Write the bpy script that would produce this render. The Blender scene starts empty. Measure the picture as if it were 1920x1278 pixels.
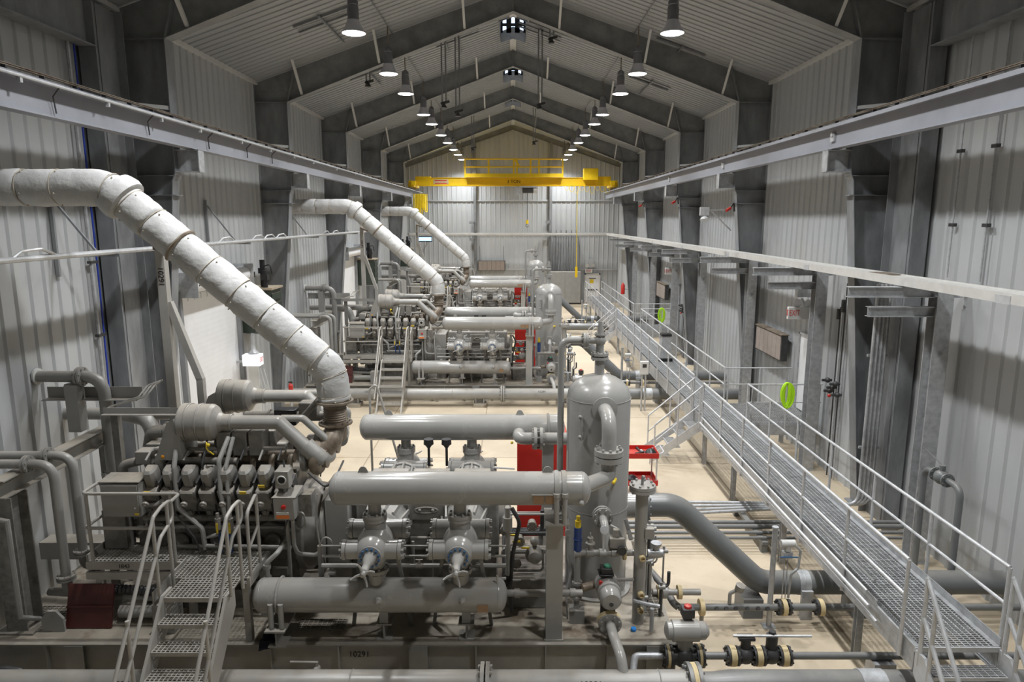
import bpy, math, random
from mathutils import Vector as V, Matrix
random.seed(11)
SC = bpy.context.scene
C = SC.collection
PI = math.pi

# ------------------------------------------------------------------ materials
def _n(nt, t, **kw):
    n = nt.nodes.new(t)
    for k, v in kw.items():
        if k in n.inputs: n.inputs[k].default_value = v
        else: setattr(n, k, v)
    return n

def mix(nt, fac, a, b):
    m = nt.nodes.new('ShaderNodeMix'); m.data_type = 'RGBA'
    if isinstance(fac, (int, float)): m.inputs[0].default_value = fac
    else: nt.links.new(fac, m.inputs[0])
    for s, x in ((6, a), (7, b)):
        if isinstance(x, tuple): m.inputs[s].default_value = (*x, 1) if len(x) == 3 else x
        else: nt.links.new(x, m.inputs[s])
    return m.outputs[2]

def ramp(nt, src, lo, hi, a=0.0, b=1.0):
    r = nt.nodes.new('ShaderNodeMapRange'); r.inputs[1].default_value = lo; r.inputs[2].default_value = hi
    r.inputs[3].default_value = a; r.inputs[4].default_value = b
    nt.links.new(src, r.inputs[0]); return r.outputs[0]

def mat(name, col, rough=.5, metal=0., var=.12, scale=3., dust=0., dustcol=(.40, .33, .24), stain=None, bump=0., bscale=60., stretch=None, emit=None, spec=.5, detail=5.):
    m = bpy.data.materials.new(name); m.use_nodes = True; nt = m.node_tree
    bs = nt.nodes['Principled BSDF']
    bs.inputs['Roughness'].default_value = rough; bs.inputs['Metallic'].default_value = metal
    bs.inputs['Specular IOR Level'].default_value = spec
    tc = nt.nodes.new('ShaderNodeTexCoord'); co = tc.outputs['Object']
    if stretch:
        mp = nt.nodes.new('ShaderNodeMapping'); mp.inputs['Scale'].default_value = stretch
        nt.links.new(co, mp.inputs[0]); co = mp.outputs[0]
    no = _n(nt, 'ShaderNodeTexNoise', Scale=scale, Detail=detail, Roughness=.6); nt.links.new(co, no.inputs['Vector'])
    f = ramp(nt, no.outputs[0], .3, .7)
    c = mix(nt, f, tuple(x*(1-var) for x in col), tuple(min(1, x*(1+var)) for x in col))
    if stain:
        n2 = _n(nt, 'ShaderNodeTexNoise', Scale=stain[1], Detail=6., Roughness=.65); nt.links.new(co, n2.inputs['Vector'])
        c = mix(nt, ramp(nt, n2.outputs[0], stain[2], stain[2]+.14, 0, stain[3]), c, stain[0])
    if dust:
        g = nt.nodes.new('ShaderNodeNewGeometry'); sx = nt.nodes.new('ShaderNodeSeparateXYZ')
        nt.links.new(g.outputs['Normal'], sx.inputs[0])
        up = ramp(nt, sx.outputs['Z'], .35, 1.)
        n3 = _n(nt, 'ShaderNodeTexNoise', Scale=4., Detail=6., Roughness=.65); nt.links.new(co, n3.inputs['Vector'])
        mu = nt.nodes.new('ShaderNodeMath'); mu.operation = 'MULTIPLY'
        nt.links.new(up, mu.inputs[0]); nt.links.new(ramp(nt, n3.outputs[0], .3, .7, .3*dust, dust), mu.inputs[1])
        c = mix(nt, mu.outputs[0], c, dustcol)
    nt.links.new(c, bs.inputs['Base Color'])
    nt.links.new(ramp(nt, no.outputs[0], .3, .7, max(.03, rough-.06), min(1, rough+.08)), bs.inputs['Roughness'])
    if bump:
        nb = _n(nt, 'ShaderNodeTexNoise', Scale=bscale, Detail=4.); nt.links.new(co, nb.inputs['Vector'])
        bp = nt.nodes.new('ShaderNodeBump'); bp.inputs['Strength'].default_value = bump; bp.inputs['Distance'].default_value = .02
        nt.links.new(nb.outputs[0], bp.inputs['Height']); nt.links.new(bp.outputs[0], bs.inputs['Normal'])
    if emit:
        bs.inputs['Emission Color'].default_value = (*emit[0], 1); bs.inputs['Emission Strength'].default_value = emit[1]
    return m

M = dict(
    paint=mat('machine_grey_paint', (.338, .333, .315), .34, var=.07, scale=2.2, dust=.45, stain=((.30, .25, .18), 1.4, .62, .35)),
    bottle=mat('glossy_grey_paint', (.352, .349, .335), .22, var=.06, scale=1.6, dust=.3, stain=((.36, .28, .18), 1.1, .64, .4)),
    engine=mat('engine_grey_paint', (.225, .217, .20), .42, var=.28, scale=7., dust=.5, stain=((.07, .06, .05), 5., .55, .6)),
    engine_lite=mat('valve_cover_paint', (.30, .29, .27), .35, var=.15, scale=5., dust=.5),
    pipe=mat('pipe_grey_paint', (.305, .302, .288), .33, var=.09, scale=3., dust=.4),
    darkpipe=mat('slate_pipe_paint', (.165, .175, .178), .35, var=.08, scale=2., dust=.25),
    skid=mat('skid_paint', (.29, .285, .265), .5, var=.12, scale=3., dust=.6, stain=((.17, .13, .09), 2.5, .62, .5)),
    deck=mat('dirty_deck_steel', (.36, .325, .27), .5, var=.3, scale=1.6, stain=((.12, .08, .05), 1.8, .52, .85), dust=.3),
    rail=mat('grey_rail_paint', (.40, .385, .355), .35, var=.06, scale=4., dust=.2),
    galv=mat('galvanized_steel', (.46, .47, .48), .42, .35, var=.2, scale=9., stain=((.20, .20, .21), 3., .55, .5)),
    galvdark=mat('dull_galvanized_steel', (.27, .28, .29), .5, .3, var=.25, scale=3., stain=((.15, .153, .158), 1.2, .52, .6), stretch=(1, 1, .35)),
    galvbright=mat('bright_galvanized_steel', (.60, .61, .62), .38, .35, var=.12, scale=8.),
    tray=mat('tray_aluminium', (.66, .65, .62), .4, .2, var=.08, scale=5.),
    runway=mat('runway_beam_paint', (.33, .34, .375), .45, .1, var=.08, scale=2.),
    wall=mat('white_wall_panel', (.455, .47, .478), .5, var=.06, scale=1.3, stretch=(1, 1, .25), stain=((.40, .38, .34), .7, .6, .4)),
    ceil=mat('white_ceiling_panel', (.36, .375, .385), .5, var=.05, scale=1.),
    rafter=mat('rafter_primer', (.255, .262, .262), .55, .15, var=.25, scale=2., stain=((.15, .153, .153), 1.1, .55, .6)),
    white=mat('white_paint', (.62, .62, .60), .45, var=.04),
    doorw=mat('white_door_slats', (.80, .81, .82), .45, var=.03),
    insul=mat('white_insulation_cloth', (.58, .58, .57), .8, var=.10, scale=4., bump=.6, bscale=11., stain=((.42, .36, .28), 1.3, .63, .45), stretch=(1, 1, 1)),
    seam=mat('insulation_seam_wire', (.48, .43, .35), .7, var=.3, scale=12., stain=((.20, .13, .08), 2., .6, .7)),
    rust=mat('heat_browned_steel', (.26, .215, .165), .5, .25, var=.35, scale=5., stain=((.10, .06, .035), 3., .5, .7)),
    yellow=mat('crane_yellow_paint', (.90, .60, .008), .4, var=.05),
    tagyel=mat('yellow_tag', (.80, .58, .03), .5, var=.05),
    red=mat('red_enamel', (.50, .022, .016), .35, var=.07, dust=.2),
    redbox=mat('dull_red_primer', (.095, .022, .018), .55, var=.2),
    orange=mat('orange_label', (.85, .22, .04), .5, var=.03),
    black=mat('black_plastic', (.018, .018, .019), .4, var=.2),
    dark=mat('dark_steel', (.06, .06, .06), .45, .3, var=.25, scale=6.),
    green=mat('dark_green_paint', (.028, .040, .030), .45, var=.15, dust=.8),
    blue=mat('blue_paint', (.02, .055, .20), .35, var=.1),
    nutblue=mat('blue_coated_nut', (.045, .12, .24), .4, var=.15),
    lime=mat('lime_hose_rubber', (.52, .90, .02), .5, var=.08),
    tan=mat('tan_gasket', (.62, .50, .28), .6, var=.12, scale=6.),
    brick=mat('heater_tiles', (.34, .29, .255), .7, var=.1, scale=8.),
    paper=mat('light_paper', (.72, .60, .50), .8, var=.06),
    wood=mat('dusty_tread', (.36, .30, .22), .7, var=.2, scale=4.),
    lens=mat('lamp_lens', (.9, .9, .9), .3, emit=((1., .98, .96), 14.)),
    glowbox=mat('backlit_sign_face', (.85, .85, .85), .4, var=.02, emit=((.93, .95, 1.), .55)),
    screen=mat('lit_screen', (.1, .2, .4), .3, emit=((.30, .55, 1.), 2.5)),
    housing=mat('lamp_housing', (.20, .20, .22), .45, .2, var=.06),
    reflector=mat('lamp_reflector', (.62, .62, .68), .35, .2, var=.04),
    ink=mat('black_lettering', (.015, .015, .015), .6, var=.05),
    redink=mat('red_lettering', (.60, .04, .03), .6, var=.05),
    rope=mat('yellow_cable', (.88, .66, .02), .5, var=.1),
)

def floor_mat():
    m = mat('stained_concrete', (.53, .445, .325), .5, var=.10, scale=.9, stain=((.36, .26, .16), .75, .56, .6), detail=8.)
    nt = m.node_tree; bs = nt.nodes['Principled BSDF']
    src = bs.inputs['Base Color'].links[0].from_socket
    tc = nt.nodes.new('ShaderNodeTexCoord'); sx = nt.nodes.new('ShaderNodeSeparateXYZ'); nt.links.new(tc.outputs['Object'], sx.inputs[0])
    out = src
    for ax, per, off in (('X', 3.05, .9), ('Y', 3.8, 1.2)):      # sawn control joints
        a = nt.nodes.new('ShaderNodeMath'); a.operation = 'ADD'; a.inputs[1].default_value = off; nt.links.new(sx.outputs[ax], a.inputs[0])
        p = nt.nodes.new('ShaderNodeMath'); p.operation = 'PINGPONG'; p.inputs[1].default_value = per/2; nt.links.new(a.outputs[0], p.inputs[0])
        out = mix(nt, ramp(nt, p.outputs[0], .012, .022, .65, 0), out, (.20, .14, .085))
    n2 = _n(nt, 'ShaderNodeTexNoise', Scale=9., Detail=5.); nt.links.new(tc.outputs['Object'], n2.inputs['Vector'])
    out = mix(nt, ramp(nt, n2.outputs[0], .58, .72, 0, .35), out, (.45, .33, .2))
    nt.links.new(out, bs.inputs['Base Color'])
    return m
M['floor'] = floor_mat()

# ------------------------------------------------------------------ mesh builder
def frame(d, up=None):
    d = V(d).normalized()
    u = V(up) if up is not None else V((0, 0, 1))
    if abs(d.dot(u.normalized())) > .98: u = V((0, 1, 0)) if abs(d.y) < .9 else V((1, 0, 0))
    x = d.cross(u).normalized(); y = x.cross(d).normalized()
    return x, y, d

class MB:
    def __init__(s): s.v = []; s.f = []
    def add(s, vs, fs):
        b = len(s.v); s.v += [tuple(p) for p in vs]; s.f += [tuple(i+b for i in f) for f in fs]; return s
    def box(s, c, sz, rz=0, R=None):
        hx, hy, hz = sz[0]/2, sz[1]/2, sz[2]/2
        R = R or Matrix.Rotation(rz, 3, 'Z')
        vs = [V(c)+R@V((x*hx, y*hy, z*hz)) for z in (-1, 1) for y in (-1, 1) for x in (-1, 1)]
        return s.add(vs, [(0, 2, 3, 1), (4, 5, 7, 6), (0, 1, 5, 4), (2, 6, 7, 3), (0, 4, 6, 2), (1, 3, 7, 5)])
    def bb(s, x0, x1, y0, y1, z0, z1):
        return s.box(((x0+x1)/2, (y0+y1)/2, (z0+z1)/2), (x1-x0, y1-y0, z1-z0))
    def prof(s, p0, p1, poly, up=None):
        p0, p1 = V(p0), V(p1); x, y, d = frame(p1-p0, up); n = len(poly)
        vs = [p+x*a+y*b for p in (p0, p1) for a, b in poly]
        return s.add(vs, [(i, (i+1) % n, (i+1) % n+n, i+n) for i in range(n)]+[tuple(range(n-1, -1, -1)), tuple(range(n, 2*n))])
    def bar(s, p0, p1, w, h=None, up=None):
        h = h or w
        return s.prof(p0, p1, [(-w/2, -h/2), (w/2, -h/2), (w/2, h/2), (-w/2, h/2)], up)
    def ibeam(s, p0, p1, w, h, t=.015, tw=None, up=None):
        a, b, k = w/2, h/2, (tw or t)/2
        return s.prof(p0, p1, [(-a, -b), (a, -b), (a, -b+t), (k, -b+t), (k, b-t), (a, b-t), (a, b), (-a, b), (-a, b-t), (-k, b-t), (-k, -b+t), (-a, -b+t)], up)
    def angle(s, p0, p1, w, t=.008, up=None, flip=1):
        return s.prof(p0, p1, [(0, 0), (w*flip, 0), (w*flip, t), (t*flip, t), (t*flip, w), (0, w)], up)
    def tube(s, pts, r, n=12, cap=True):
        pts = [V(p) for p in pts]; k = len(pts)
        rs = r if isinstance(r, (list, tuple)) else [r]*k
        tg = []
        for i in range(k):
            a = pts[i]-pts[i-1] if i else pts[1]-pts[0]
            b = pts[i+1]-pts[i] if i < k-1 else a
            t = a.normalized()+b.normalized()
            tg.append(t.normalized() if t.length > 1e-6 else b.normalized())
        x, y, _ = frame(tg[0]); vs = []
        for i in range(k):
            if i:
                q = tg[i-1].rotation_difference(tg[i]); x = q@x; y = q@y
            sc = 1.0
            if 0 < i < k-1:
                c = max(.5, tg[i].dot((pts[i+1]-pts[i]).normalized())); sc = 1/c
            for j in range(n):
                a = 2*PI*j/n; vs.append(pts[i]+(x*math.cos(a)+y*math.sin(a))*rs[i]*(1 if k < 3 else min(sc, 1.03)))
        fs = [(i*n+j, i*n+(j+1) % n, (i+1)*n+(j+1) % n, (i+1)*n+j) for i in range(k-1) for j in range(n)]
        if cap: fs += [tuple(range(n-1, -1, -1)), tuple(range((k-1)*n, k*n))]
        return s.add(vs, fs)
    def cyl(s, p0, p1, r, r1=None, n=14):
        return s.tube([p0, p1], [r, r if r1 is None else r1], n)
    def lathe(s, p, ax, prof, n=24):
        x, y, d = frame(ax); p = V(p); vs = []; fs = []; k = len(prof)
        for t, r in prof:
            for j in range(n):
                a = 2*PI*j/n; vs.append(p+d*t+(x*math.cos(a)+y*math.sin(a))*max(r, 1e-4))
        fs = [(i*n+j, i*n+(j+1) % n, (i+1)*n+(j+1) % n, (i+1)*n+j) for i in range(k-1) for j in range(n)]
        fs += [tuple(range(n-1, -1, -1)), tuple(range((k-1)*n, k*n))]
        return s.add(vs, fs)
    def flange(s, p, ax, r, th=.035, nb=8, bolt=.014, n=20, gap=0., ln=None):
        x, y, d = frame(ax); p = V(p)
        s.cyl(p-d*th/2, p+d*th/2, r, n=n)
        ln = ln or th/2+bolt*1.6
        for j in range(nb):
            a = 2*PI*(j+.5)/nb; q = p+(x*math.cos(a)+y*math.sin(a))*r*.82
            s.cyl(q-d*ln, q+d*ln, bolt, n=6)
        return s
    def ball(s, c, r, n=12, sq=1.):
        k = max(4, n//2)
        return s.lathe(V(c)-V((0, 0, r*sq)), (0, 0, 1), [(r*sq*(1-math.cos(PI*i/k)), r*math.sin(PI*i/k)) for i in range(k+1)], n)
    def ring(s, p, ax, R, r, n=24, m=8):
        x, y, d = frame(ax); p = V(p); vs = []
        for i in range(n):
            a = 2*PI*i/n; o = x*math.cos(a)+y*math.sin(a)
            for j in range(m):
                b = 2*PI*j/m; vs.append(p+o*(R+r*math.cos(b))+d*r*math.sin(b))
        return s.add(vs, [(i*m+j, i*m+(j+1) % m, ((i+1) % n)*m+(j+1) % m, ((i+1) % n)*m+j) for i in range(n) for j in range(m)])
    def grid(s, x0, x1, y0, y1, z, px, py, t=.006, h=.025):
        nx = max(1, round((x1-x0)/px)); ny = max(1, round((y1-y0)/py))
        for i in range(nx+1):
            x = x0+(x1-x0)*i/nx; s.bb(x-t/2, x+t/2, y0, y1, z-h, z)
        for i in range(ny+1):
            y = y0+(y1-y0)*i/ny; s.bb(x0, x1, y-t/2, y+t/2, z-h, z-.001)
        return s
    def build(s, name, m, parent=None, bevel=0., sharp=38, smooth=True):
        me = bpy.data.meshes.new(name)
        o = bpy.data.objects.new(name, me); C.objects.link(o)
        off = V((0, 0, 0))
        if parent is not None:
            o.parent = parent; q = parent
            while q is not None: off += q.location; q = q.parent
        me.from_pydata([tuple(V(p)-off) for p in s.v], [], s.f); me.update()
        me.materials.append(M[m] if isinstance(m, str) else m)
        if smooth:
            me.polygons.foreach_set('use_smooth', [True]*len(me.polygons)); me.set_sharp_from_angle(angle=math.radians(sharp))
        if bevel:
            b = o.modifiers.new('edge', 'BEVEL'); b.width = bevel; b.segments = 2; b.limit_method = 'ANGLE'; b.angle_limit = math.radians(40)
        return o

def bend(pts, r, k=6):
    pts = [V(p) for p in pts]; out = [pts[0]]
    for i in range(1, len(pts)-1):
        a, b, c = pts[i-1], pts[i], pts[i+1]
        u = (a-b); w = (c-b); ang = u.angle(w)
        if abs(ang-PI) < .02: out.append(b); continue
        rr = r[i-1] if isinstance(r, (list, tuple)) else r
        t = min(rr/math.tan(ang/2), u.length*.49, w.length*.49)
        p0 = b+u.normalized()*t; p1 = b+w.normalized()*t
        for j in range(k+1):
            s = j/k; out.append((1-s)**2*p0+2*s*(1-s)*b+s*s*p1)
    out.append(pts[-1]); return out

def T(name, label, cat, loc=(0, 0, 0), group=None, kind=None):
    o = bpy.data.objects.new(name, None); C.objects.link(o); o.location = loc
    o.empty_display_size = .1
    return tag(o, label, cat, group, kind)

def tag(o, label, cat, group=None, kind=None):
    o['label'] = label; o['category'] = cat
    if group: o['group'] = group
    if kind: o['kind'] = kind
    return o

def S(o):
    o['kind'] = 'structure'; return o

KIDS = {}
def dup(o, delta=(0, 0, 0), label=None, group=None):
    def cp(q, par):
        c = q.copy(); C.objects.link(c)
        if par is not None: c.parent = par
        for ch in q.children: cp(ch, c)
        return c
    r = cp(o, None); r.location = V(o.location)+V(delta)
    if label: r['label'] = label
    if group: r['group'] = group
    return r

def text(name, body, size, loc, rot, m, parent, width=None):
    cu = bpy.data.curves.new(name, 'FONT'); cu.body = body; cu.size = size; cu.extrude = .0015
    cu.align_x = 'CENTER'; cu.align_y = 'CENTER'; cu.materials.append(M[m])
    tmp = bpy.data.objects.new('tmp', cu); C.objects.link(tmp); bpy.context.view_layer.update()
    me = bpy.data.meshes.new_from_object(tmp.evaluated_get(bpy.context.evaluated_depsgraph_get())); me.name = name
    bpy.data.objects.remove(tmp); bpy.data.curves.remove(cu)
    if not me.materials: me.materials.append(M[m])
    o = bpy.data.objects.new(name, me); C.objects.link(o)
    off = V((0, 0, 0)); q = parent
    if parent is not None:
        o.parent = parent
        while q is not None: off += q.location; q = q.parent
    o.location = V(loc)-off; o.rotation_euler = rot
    if width: o.scale = (width, 1, 1)
    return o

# measured camera: 24 mm on full frame, 6.4 m above the floor, tilted 10.1 degrees down
CAMH = 6.4; PIT = math.radians(10.1); FPX = 1280.
def at(u, v, Y):
    a, b = (u-962)/FPX, (639-v)/FPX; t = Y/(math.cos(PIT)+b*math.sin(PIT))
    return V((a*t, Y, CAMH+t*(-math.sin(PIT)+b*math.cos(PIT))))
# ------------------------------------------------------------------ setting
W, EAVE, RIDGE = 8.1, 10.6, 13.35
Y0, Y1 = -5.0, 52.9
SL = (RIDGE-EAVE)/W
def ceil_z(x): return RIDGE-SL*abs(x)

def RIB(p): return ((0, 0), (.52*p, 0), (.62*p, .036), (.76*p, .036), (.86*p, 0)) if p > .33 else ((0, 0), (.62*p, 0), (.66*p, .028), (.78*p, .028), (.82*p, 0))
def ribbed(p0, du, dv, nrm, lu, lv, pitch, holes=()):
    """panel sheet with trapezoid ribs: u runs across the ribs, v along them"""
    p0, du, dv, nrm = V(p0), V(du), V(dv), V(nrm); mb = MB()
    us = []; k = 0
    while k*pitch < lu-1e-6:
        b = k*pitch
        for a, h in RIB(pitch):
            if b+a < lu: us.append((b+a, h))
        k += 1
    us.append((lu, 0))
    for (a, h), (a2, h2) in zip(us, us[1:]):
        spans = [(0, lv)]
        for (hu0, hu1, hv0, hv1) in holes:
            if a2 > hu0+1e-4 and a < hu1-1e-4:
                ns = []
                for s0, s1 in spans:
                    if hv0 > s0: ns.append((s0, min(s1, hv0)))
                    if hv1 < s1: ns.append((max(s0, hv1), s1))
                spans = ns
        for s0, s1 in spans:
            mb.add([p0+du*a+dv*s0+nrm*h, p0+du*a2+dv*s0+nrm*h2, p0+du*a2+dv*s1+nrm*h2, p0+du*a+dv*s1+nrm*h], [(0, 1, 2, 3)])
    return mb

mb = MB(); mb.bb(-W-.2, W+.2, Y0-.2, Y1+.2, -.2, 0); S(mb.build('floor', 'floor', smooth=False))
DOORS = ((16.35, 19.65), (31.5, 34.8))
S(ribbed((-W, Y0, 0), (0, 1, 0), (0, 0, 1), (1, 0, 0), Y1-Y0, EAVE, .36, [(a-Y0, b-Y0, -1, 4.4) for a, b in DOORS]).build('wall_left', 'wall', smooth=False))
S(ribbed((W, Y0, 0), (0, 1, 0), (0, 0, 1), (-1, 0, 0), Y1-Y0, EAVE, .36).build('wall_right', 'wall', smooth=False))
VENTS = ((25.2, 28.1), (33.1, 36.0), (40.8, 43.7))
VX = .48
LS = math.hypot(W, RIDGE-EAVE)
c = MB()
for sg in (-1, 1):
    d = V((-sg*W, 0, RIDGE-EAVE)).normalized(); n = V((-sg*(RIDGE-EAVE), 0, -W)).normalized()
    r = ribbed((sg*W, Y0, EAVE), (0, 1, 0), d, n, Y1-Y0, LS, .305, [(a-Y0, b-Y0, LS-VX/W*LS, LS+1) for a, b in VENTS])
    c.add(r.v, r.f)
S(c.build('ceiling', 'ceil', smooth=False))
def gable(y, nrm, name, m, pitch=.36):
    mb = MB(); k = 0; us = []
    while k*pitch < 2*W-1e-6:
        for a, h in RIB(pitch):
            if k*pitch+a < 2*W: us.append((k*pitch+a-W, h))
        k += 1
    us.append((W, 0)); us = sorted(us+[(0., 0)])
    for (a, h), (b, g) in zip(us, us[1:]):
        mb.add([(a, y+nrm*h, 0), (b, y+nrm*g, 0), (b, y+nrm*g, ceil_z(b)+.05), (a, y+nrm*h, ceil_z(a)+.05)], [(0, 1, 2, 3)])
    S(mb.build(name, m, smooth=False))
gable(Y1, -1, 'wall_back', 'wall'); gable(Y0, 1, 'wall_front', 'wall')

# eave trims
for i, sg in enumerate((-1, 1)):
    mb = MB(); mb.bar((sg*(W-.06), Y0, EAVE-.02), (sg*(W-.06), Y1, EAVE-.02), .13, .10); S(mb.build('trim_%d' % (i+1), 'white'))
for i, (a, b) in enumerate(zip([Y0]+[v[1] for v in VENTS], [v[0] for v in VENTS]+[Y1])):
    mb = MB(); mb.prof((0, a, RIDGE-.05), (0, b, RIDGE-.05), [(-.12, -.04), (0, 0), (.12, -.04), (.12, -.03), (0, .01), (-.12, -.03)]); S(mb.build('trim_%d' % (i+3), 'white'))

# ridge ventilators
for i, (a, b) in enumerate(VENTS):
    t = T('ridge_ventilator', 'louvred ridge ventilator %s' % ('nearest the viewer, bright sky between its bars', 'second along the ridge, metal panel and a strip of sky', 'farthest along the ridge, only its metal panel in sight')[i], 'roof vent', (0, (a+b)/2, RIDGE), 'ridge ventilators')
    zt = RIDGE+.95
    for sg in (-1, 1): MB().bb(*sorted((sg*VX, sg*(VX+.03))), a, b, ceil_z(VX)-.05, zt).build('side_wall', 'galvdark', t)
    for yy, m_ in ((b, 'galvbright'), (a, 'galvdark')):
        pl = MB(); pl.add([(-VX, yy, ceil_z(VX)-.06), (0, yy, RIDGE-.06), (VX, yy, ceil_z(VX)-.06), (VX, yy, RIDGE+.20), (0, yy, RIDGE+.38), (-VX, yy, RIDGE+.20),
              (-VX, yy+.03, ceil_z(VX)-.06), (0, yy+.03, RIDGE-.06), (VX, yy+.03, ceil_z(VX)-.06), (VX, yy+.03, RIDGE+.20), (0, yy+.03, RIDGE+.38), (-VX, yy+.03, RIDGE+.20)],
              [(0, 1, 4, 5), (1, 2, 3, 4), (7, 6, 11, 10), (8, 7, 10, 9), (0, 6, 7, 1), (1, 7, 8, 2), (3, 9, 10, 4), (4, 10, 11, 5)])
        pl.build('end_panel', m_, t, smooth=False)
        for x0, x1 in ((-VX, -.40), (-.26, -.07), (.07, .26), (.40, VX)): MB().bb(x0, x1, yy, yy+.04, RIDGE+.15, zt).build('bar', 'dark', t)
        MB().bb(-VX, VX, yy-.01, yy+.05, RIDGE+.40, RIDGE+.50).build('cross_bar', 'dark', t)
    MB().prof((0, a-.1, zt), (0, b+.1, zt), [(-VX-.1, -.03), (0, .12), (VX+.1, -.03), (VX+.1, 0), (0, .15), (-VX-.1, 0)]).build('hood', 'dark', t)

# rigid frames
FR = (14.8, 22.4, 30.0, 37.7, 45.3)
XI = 7.05
ZH = 10.0
RB = 12.65
TH = -.015
def column_profile(base=7.82):
    return [(XI, ZH), (XI, 7.35), (7.12, 7.2), (base, 0.0)]
for fi, y in enumerate(FR):
    for sg in (-1, 1):
        pr = column_profile(); m = MB(); t = .012; fw = .15
        for (xa, za), (xb, zb) in zip(pr, pr[1:]):           # web + inner flange
            m.add([(sg*xa, y-t/2, za), (sg*(W-.03), y-t/2, za), (sg*(W-.03), y-t/2, zb), (sg*xb, y-t/2, zb),
                   (sg*xa, y+t/2, za), (sg*(W-.03), y+t/2, za), (sg*(W-.03), y+t/2, zb), (sg*xb, y+t/2, zb)], [(0, 1, 2, 3), (7, 6, 5, 4)])
            m.add([(sg*xa, y-fw, za), (sg*xa, y+fw, za), (sg*xb, y+fw, zb), (sg*xb, y-fw, zb),
                   (sg*(xa+.02), y-fw, za), (sg*(xa+.02), y+fw, za), (sg*(xb+.02), y+fw, zb), (sg*(xb+.02), y-fw, zb)],
                  [(0, 1, 2, 3), (7, 6, 5, 4), (0, 4, 5, 1), (2, 6, 7, 3), (0, 3, 7, 4), (1, 5, 6, 2)])
        m.bb(*sorted((sg*(W-.05), sg*(W-.03))), y-fw, y+fw, 0, EAVE)
        for z in (7.3, 6.9, ZH):                               # stiffeners
            m.bb(*sorted((sg*(XI+.02), sg*(W-.05))), y-fw, y+fw, z-.008, z+.008)
        m.bb(*sorted((sg*(7.7), sg*(W-.03))), y-.2, y+.2, 0, .03)
        o = S(m.build('column', 'galvdark', smooth=False))
        # rafter half
        m = MB(); n = 8; xs = [XI-(XI)*k/n for k in range(n+1)]
        def zb_(x): return ZH+(RB-ZH)*(1-x/XI)
        def zt_(x): return ceil_z(x)-.035
        xs2 = [W-.05]+xs
        for xa, xb in zip(xs2, xs2[1:]):
            za, zb = (ZH, ZH) if xa > XI else (zb_(xa), zb_(xb))
            if xa > XI: za = zb = ZH
            for dy in (-t/2, t/2):
                m.add([(sg*xa, y+dy, za), (sg*xb, y+dy, zb), (sg*xb, y+dy, zt_(xb)), (sg*xa, y+dy, zt_(xa))], [(0, 1, 2, 3) if dy < 0 else (3, 2, 1, 0)])
            if xa <= XI:
                m.add([(sg*xa, y-fw, za), (sg*xa, y+fw, za), (sg*xb, y+fw, zb), (sg*xb, y-fw, zb),
                       (sg*xa, y-fw, za+.016), (sg*xa, y+fw, za+.016), (sg*xb, y+fw, zb+.016), (sg*xb, y-fw, zb+.016)],
                      [(0, 1, 2, 3), (7, 6, 5, 4), (0, 4, 5, 1), (2, 6, 7, 3), (0, 3, 7, 4), (1, 5, 6, 2)])
        m.add([(sg*(XI+.02), y-fw*.9, ZH), (sg*(XI-.02), y-fw*.9, ZH), (sg*(XI-.3), y-fw*.9, zt_(XI-.3)), (sg*(XI-.26), y-fw*.9, zt_(XI-.3)),
               (sg*(XI+.02), y, ZH), (sg*(XI-.02), y, ZH), (sg*(XI-.3), y, zt_(XI-.3)), (sg*(XI-.26), y, zt_(XI-.3))],
              [(0, 1, 2, 3), (7, 6, 5, 4), (0, 3, 7, 4), (1, 5, 6, 2)])
        m.bb(*sorted((sg*.001, sg*.02)), y-fw, y+fw, RB, RIDGE-.05)
        S(m.build('roof_beam', 'rafter', smooth=False))
        # white strut from the beam's lower flange up to the roof, on the near side
        for x in (6.55, 4.1, 1.45):
            zb = zb_(x)+.03
            o = MB().angle((sg*x, y-.12, zb), (sg*x, y-.95, ceil_z(x)-.05), .07, .008).build('trim', 'white'); S(o); o.name = 'trim_%d' % (10+fi)
        zc = 8.62
        o = MB().angle((sg*(XI+.03), y-.13, zc), (sg*(W-.05), y-1.0, zc), .075, .008).build('trim_%d' % (30+fi), 'white'); S(o)
# portal members beside the nearest columns
for sg in (-1, 1):
    m = MB()
    m.bb(*sorted((sg*7.86, sg*7.875)), 13.35, 14.35, 0, 10.4)
    m.bb(*sorted((sg*7.70, sg*8.02)), 13.35, 13.37, 0, 10.4)
    m.bb(*sorted((sg*7.70, sg*8.02)), 14.33, 14.35, 0, 10.4)
    m.bb(*sorted((sg*7.845, sg*7.86)), 13.7, 13.72, 0, 10.4)
    S(m.build('column', 'galvdark', smooth=False))
    m = MB(); m.bb(*sorted((sg*7.86, sg*7.875)), 2, 13.4, 9.55, 10.4); m.bb(*sorted((sg*7.70, sg*8.02)), 2, 13.4, 9.54, 9.56); m.bb(*sorted((sg*7.70, sg*8.02)), 2, 13.4, 10.39, 10.41)
    S(m.build('roof_beam', 'galvdark', smooth=False))
# end-wall wind columns and rafters
for x in (-2.9, 2.85):
    m = MB(); m.ibeam((x, Y1-.18, 0), (x, Y1-.18, ceil_z(x)-.1), .2, .3, .014, up=(0, 1, 0)); S(m.build('column', 'galvdark', smooth=False))
for sg in (-1, 1):
    m = MB(); m.ibeam((sg*W, Y1-.18, ceil_z(W)-.22), (0, Y1-.18, ceil_z(0)-.22), .2, .35, .014); S(m.build('roof_beam', 'rafter', smooth=False))
for z in (2.6, 5.4, 7.8):
    m = MB(); m.bar((-W+.05, Y1-.07, z), (W-.05, Y1-.07, z), .06, .12); S(m.build('trim_40', 'wall', smooth=False))

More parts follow.
